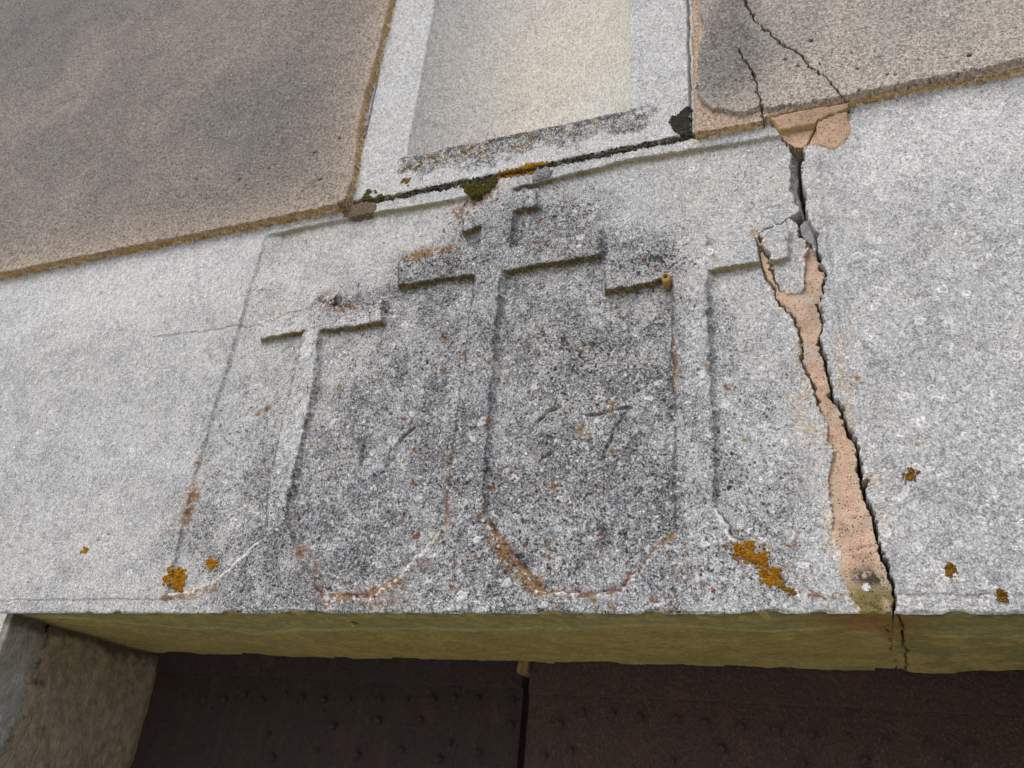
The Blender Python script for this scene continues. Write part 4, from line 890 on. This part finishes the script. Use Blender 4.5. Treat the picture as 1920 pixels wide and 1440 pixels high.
# ------------------------------------------------------------------ small things
def height_at(x, z):
    i = int(np.clip(np.searchsorted(xs, x), 1, nx - 2)); j = int(np.clip(np.searchsorted(zs, z), 1, nz - 2)); return float(Hh[i, j])
def clump(name, poly, mat, label, cat, cell=5.0, hgt=.0022, seed=1, Y=0.0, sparse=0):
    """a crust grown from many small overlapping lobes inside the outline"""
    r = random.Random(seed); P = uv(poly, Y); c0 = P.mean(0); m_ = mmpx(*np.mean(poly, 0))[0]; a = cell * m_
    u0, v0 = P.min(0) - a; u1, v1 = P.max(0) + a
    area = (u1 - u0) * (v1 - v0); n = int(min(1500, area / (a * a) * 2.6))
    pu = np.array([r.uniform(u0, u1) for _ in range(n)]); pv = np.array([r.uniform(v0, v1) for _ in range(n)])
    dd = sdf(P, pu + (vnoise(pu, pv, a * 1.7, 2) - .5) * a * 2.4, pv + (vnoise(pu, pv, a * 1.7, 7) - .5) * a * 2.4)
    co_, fs = [], []
    for k in range(n):
        if (dd[k] > -a * .1 and not (dd[k] < a * 3 and r.random() < .05 and cat == 'lichen')) or (sparse and vnoise(np.array([pu[k]]), np.array([pv[k]]), a * 3.2, 31)[0] < sparse): continue
        s = a * r.uniform(.45, .95); hb = height_at(pu[k], pv[k]); b0 = len(co_); m8 = 8
        hg = hgt * r.uniform(.5, 1.1)
        co_.append((pu[k] + r.uniform(-.2, .2) * s, -hb - hg * .75, pv[k]))
        for q, (rr_, yy_) in enumerate(((.55, 1.0), (1.0, .45), (1.05, -.5))):
            for i in range(m8):
                an = i * 2 * math.pi / m8; rad = s * rr_ * r.uniform(.7, 1.2)
                co_.append((pu[k] + rad * math.cos(an), -hb - hg * yy_ * r.uniform(.8, 1.1), pv[k] + rad * math.sin(an)))
        for i in range(m8): fs.append((b0, b0 + 1 + i, b0 + 1 + (i + 1) % m8, b0 + 1 + (i + 1) % m8))
        for q in range(2):
            for i in range(m8):
                x_, y_ = b0 + 1 + q * m8 + i, b0 + 1 + q * m8 + (i + 1) % m8; fs.append((x_, x_ + m8, y_ + m8, y_))
    loc = (float(c0[0]), -height_at(*c0), float(c0[1]))
    co_ = np.array(co_) - np.array(loc)
    me = bpy.data.meshes.new(name); me.from_pydata([tuple(q) for q in co_], [], [tuple(dict.fromkeys(q)) for q in fs]); me.materials.append(mat)
    for p_ in me.polygons: p_.use_smooth = True
    o = bpy.data.objects.new(name, me); COL.objects.link(o); o.location = loc
    return tag(o, label, cat)
LG = 'lichen'
def ell(x, y, a, b, n=10, seed=0):
    r = random.Random(seed + int(x)); return [(x + a * math.cos(t * 2 * math.pi / n) * r.uniform(.75, 1.15), y + b * math.sin(t * 2 * math.pi / n) * r.uniform(.75, 1.15)) for t in range(n)]
clump('lichen_patch', [(1375, 1022), (1388, 1018), (1400, 1013), (1412, 1014), (1414, 1032), (1424, 1038), (1430, 1028), (1440, 1040), (1438, 1056), (1428, 1062), (1412, 1056), (1395, 1048), (1380, 1040)], M_LICH, 'larger upper bright orange lichen patch at the foot of the cross beside the crack', LG, 3.6, .0016, 3)
clump('lichen_patch', [(1424, 1062), (1440, 1066), (1456, 1064), (1464, 1084), (1466, 1096), (1452, 1094), (1440, 1098), (1430, 1088), (1424, 1074)], M_LICH, 'bright orange lichen patch just below the biggest one, near the foot of the crack', LG, 3.6, .0016, 4)
clump('lichen_patch', [(1460, 1090), (1470, 1096), (1486, 1106), (1496, 1112), (1484, 1114), (1466, 1104)], M_LICHB, 'thin orange-brown tail of lichen running from the orange patches along the panel edge', LG, 3, .0012, 5)
clump('lichen_patch', [(310, 1082), (316, 1072), (328, 1064), (340, 1066), (344, 1080), (338, 1100), (328, 1104), (316, 1098), (308, 1092)], M_LICH, 'oval orange lichen patch low on the lintel near the plain left end', LG, 3.2, .0016, 6)
clump('lichen_patch', ell(391, 1055, 10, 9), M_LICH, 'small round orange lichen spot beside the oval one', LG, 2.8, .0014, 7)
clump('lichen_patch', ell(161, 1031, 5, 7), M_LICH, 'tiny orange lichen spot alone near the left end of the lintel', LG, 2.2, .0012, 8)
clump('lichen_patch', [(1696, 892), (1704, 882), (1714, 880), (1724, 886), (1716, 896), (1704, 902)], M_LICHB, 'olive-orange lichen patch on the broken end, highest of its three', LG, 3.2, .0014, 9)
clump('lichen_patch', [(1776, 1078), (1774, 1066), (1778, 1056), (1788, 1058), (1792, 1068), (1786, 1080)], M_LICHB, 'orange lichen patch on the broken end, middle one of three', LG, 3.2, .0014, 10)
clump('lichen_patch', [(1872, 1106), (1882, 1104), (1890, 1116), (1888, 1130), (1878, 1128), (1870, 1118)], M_LICHB, 'orange-brown lichen patch lowest on the broken end near the arris', LG, 3.2, .0014, 11)
clump('lichen_patch', [(930, 325), (960, 318), (1000, 306), (1025, 304), (1030, 314), (1000, 324), (975, 328), (950, 332), (932, 334)], M_LICH, 'orange lichen growing along the joint under the keystone', LG, 2.2, .0014, 12, sparse=.3)
clump('lichen_patch', ell(761, 340, 8, 7), M_LICHB, 'brown lichen spot on the pale lower left corner of the keystone', LG, 2.6, .0012, 13)
clump('lichen_patch', [(752, 316), (790, 300), (840, 284), (900, 272), (960, 264), (1010, 256), (1000, 270), (940, 282), (880, 292), (820, 304), (780, 318)], M_LICHB, 'long brown lichen crust along the sill of the keystone flute', LG, 1.8, .0008, 21, sparse=.62)
clump('lichen_patch', [(918, 992), (930, 990), (950, 1020), (980, 1060), (1012, 1100), (1000, 1104), (970, 1080), (940, 1040)], M_LICHB, 'rusty lichen strip on the slanting panel edge below the middle cross', LG, 1.5, .0005, 22, sparse=.5)
clump('moss_patch', [(864, 350), (900, 340), (934, 334), (928, 350), (912, 362), (898, 370), (882, 368), (870, 358)], M_MOSS, 'green moss cushion in the joint just left of the middle cross head', 'moss', 2.6, .0034, 14)
clump('moss_patch', [(680, 372), (688, 358), (700, 357), (714, 364), (722, 372), (706, 378), (688, 380)], M_MOSS, 'dark green moss tuft at the lower left corner of the keystone', 'moss', 2.2, .0018, 15, sparse=.25)
clump('moss_patch', [(1255, 224), (1272, 214), (1294, 196), (1297, 256), (1280, 258), (1266, 246), (1258, 234)], M_MOSSD, 'black crusty moss filling the broken lower right corner of the keystone', 'moss', 3.0, .0016, 16)
clump('moss_patch', [(735, 368), (800, 352), (862, 340), (930, 326), (1035, 304), (1154, 279), (1230, 264), (1285, 256), (1283, 268), (1230, 272), (1154, 290), (1100, 300), (1035, 316), (936, 334), (862, 350), (800, 361), (735, 376)], M_MOSSD, 'thin dark line of moss along the bed joint of the keystone', 'moss', 2.0, .0014, 17, sparse=.25)
clump('mortar_lump', [(642, 392), (668, 380), (700, 376), (706, 392), (692, 404), (664, 411), (644, 408)], simple_mat('dirty_mortar', (.13, .10, .07), (.24, .18, .125), 260), 'brown dirty mortar lump at the corner between left render, keystone and lintel', 'mortar', 2.6, .0022, 18)
clump('mortar_lump', [(1000, 322), (1016, 314), (1032, 316), (1038, 328), (1020, 334), (1004, 332)], M_CHIP, 'grey chip of mortar lodged under the keystone joint by the middle cross', 'mortar', 5, .0040, 19)

def blobmesh(name, pts_front, mat, depth, base_y, label, cat, ridges=0, parent=None, jitter=.0006, seed=3):
    """closed solid from an outline on the wall: rounded front, real thickness"""
    r = random.Random(seed); P = uv(pts_front, base_y - depth)
    n = len(P); c = P.mean(0); co_, fs = [], []
    for k, (s, y) in enumerate(((1.0, base_y + .004), (1.0, base_y - depth * .55), (.88, base_y - depth * .9), (.55, base_y - depth))):
        for i in range(n):
            q = c + (P[i] - c) * s; co_.append((q[0] + r.uniform(-1, 1) * jitter, y + r.uniform(-1, 1) * jitter, q[1] + r.uniform(-1, 1) * jitter))
    for k in range(3):
        for i in range(n): fs.append((k * n + i, k * n + (i + 1) % n, (k + 1) * n + (i + 1) % n, (k + 1) * n + i))
    fs.append(tuple(range(3 * n, 4 * n))); fs.append(tuple(range(n - 1, -1, -1)))
    me = bpy.data.meshes.new(name); loc = Vector((c[0], base_y, c[1]))
    me.from_pydata([tuple(Vector(q) - loc) for q in co_], [], fs); me.materials.append(mat)
    o = bpy.data.objects.new(name, me); COL.objects.link(o); o.location = loc
    if label: tag(o, label, cat)
    return o
blobmesh('stone_chip', [(1497, 422), (1505, 412), (1515, 409), (1523, 420), (1531, 440), (1533, 458), (1531, 480), (1520, 462), (1509, 450), (1503, 440)], M_CHIP, .010, .022, 'loose bluish-grey stone chip wedged in the crack above the pink mortar', 'stone', jitter=.0012)
# mud nest: a little cup with an open mouth
def nest():
    c = at(1252, 529, .004); r0 = mmpx(1252, 529)[0] * 10.5
    co_, fs = [], []; n = 16
    prof_ = ((1.0, .006, 1.0), (1.02, -.003, 1.0), (.92, -.0085, 1.0), (.62, -.0105, .95), (.46, -.0095, .9), (.40, -.004, .9), (.2, .001, .9))
    for (s, y, e) in prof_:
        for i in range(n):
            a = i * 2 * math.pi / n; ox = -.10 * r0 * (s < .7); oz = .25 * r0 * (s < .7)
            rag = 1 + .06 * math.sin(3 * a + y * 900)
            co_.append((math.cos(a) * r0 * s * .86 * rag + ox, y, math.sin(a) * r0 * s * e * rag * (1.15 if math.sin(a) < 0 else .95) + oz))
    for k in range(len(prof_) - 1):
        for i in range(n): fs.append((k * n + i, k * n + (i + 1) % n, (k + 1) * n + (i + 1) % n, (k + 1) * n + i))
    fs.append(tuple((len(prof_) - 1) * n + i for i in range(n)))
    me = bpy.data.meshes.new('mud_nest'); me.from_pydata(co_, [], fs); me.materials.append(M_MUD)
    for p_ in me.polygons: p_.use_smooth = True
    o = bpy.data.objects.new('mud_nest', me); COL.objects.link(o); o.location = Vector(c)
    tag(o, 'tiny ochre mud nest with a round mouth under a cross arm near the crack', 'insect nest')
nest()
# pale husk on the underside
def husk():
    p_ = on_soffit(665, 1166); x, y = p_; co_, fs = [], []; n = 12; L = .0085; Wd = .0042
    for k in range(7):
        t = k / 6; wd = Wd * math.sin(math.pi * (.12 + .80 * t)) ** .8
        for i in range(n):
            a = i * 2 * math.pi / n; co_.append((L * (t - .5) + .25 * wd * math.cos(a), wd * math.cos(a), -.0022 * math.sin(math.pi * t) * 1.2 + .45 * wd * math.sin(a)))
    for k in range(6):
        for i in range(n): fs.append((k * n + i, k * n + (i + 1) % n, (k + 1) * n + (i + 1) % n, (k + 1) * n + i))
    fs.append(tuple(range(n))); fs.append(tuple(range(6 * n, 7 * n)))
    me = bpy.data.meshes.new('seed_husk'); me.from_pydata(co_, [], fs); me.materials.append(M_HUSK)
    for q in me.polygons: q.use_smooth = True
    o = bpy.data.objects.new('seed_husk', me); COL.objects.link(o); o.location = (x, y, z_b - .0015); o.rotation_euler = (.3, .1, .9)
    tag(o, 'tiny pale seed husk stuck to the olive underside of the lintel', 'husk')
husk()
# wooden wedge at the head of the door gap
def wedge():
    ps = [(972, 1228), (992, 1228), (992, 1262), (974, 1262)]; y = YD - .022
    P = [at(a, b, y) for a, b in ps]; x0 = P[0][0]; x1 = P[1][0]; z1 = z_b + .01; z0 = P[2][2]
    n = 7; co_, fs = [], []
    r = random.Random(2)
    rows = [(z0, 1), (z0 + .004, 1.0), ((z0 + z1) / 2, 1.02), (z1, 1)]
    for (z, s) in rows:
        ring = [(x0, y + .03), (x0, y), (x0 + (x1 - x0) * .33, y - .002), (x0 + (x1 - x0) * .66, y - .0005), (x1, y - .001), (x1, y + .03)]
        for (a, b) in ring: co_.append((a + r.uniform(-.0006, .0006), b + r.uniform(-.0006, .0006), z + r.uniform(-.001, .001)))
    k6 = 6
    for k in range(3):
        for i in range(k6): fs.append((k * k6 + i, k * k6 + (i + 1) % k6, (k + 1) * k6 + (i + 1) % k6, (k + 1) * k6 + i))
    fs += [(0, 1, 2, 3, 4, 5), (18, 19, 20, 21, 22, 23)]
    me = bpy.data.meshes.new('wooden_wedge'); loc = Vector((x0, y, z0)); me.from_pydata([tuple(Vector(q) - loc) for q in co_], [], fs); me.materials.append(M_WOOD)
    ca = me.color_attributes.new('col', 'FLOAT_COLOR', 'POINT'); ca.data.foreach_set('color', [v for _ in co_ for v in (.26, .19, .085, 1)])
    o = bpy.data.objects.new('wooden_wedge', me); COL.objects.link(o); o.location = loc
    tag(o, 'small ochre wooden wedge at the top of the gap between the door leaves', 'wedge')
wedge()
# mortar joint under the lintel on the outer jamb face
g = bpy.data.meshes.new('ground'); g.from_pydata([(-150, -150, 0), (150, -150, 0), (150, 150, 0), (-150, 150, 0)], [], [(0, 1, 2, 3)]); g.materials.append(M_GROUND)
go = bpy.data.objects.new('ground', g); COL.objects.link(go); go['kind'] = 'structure'
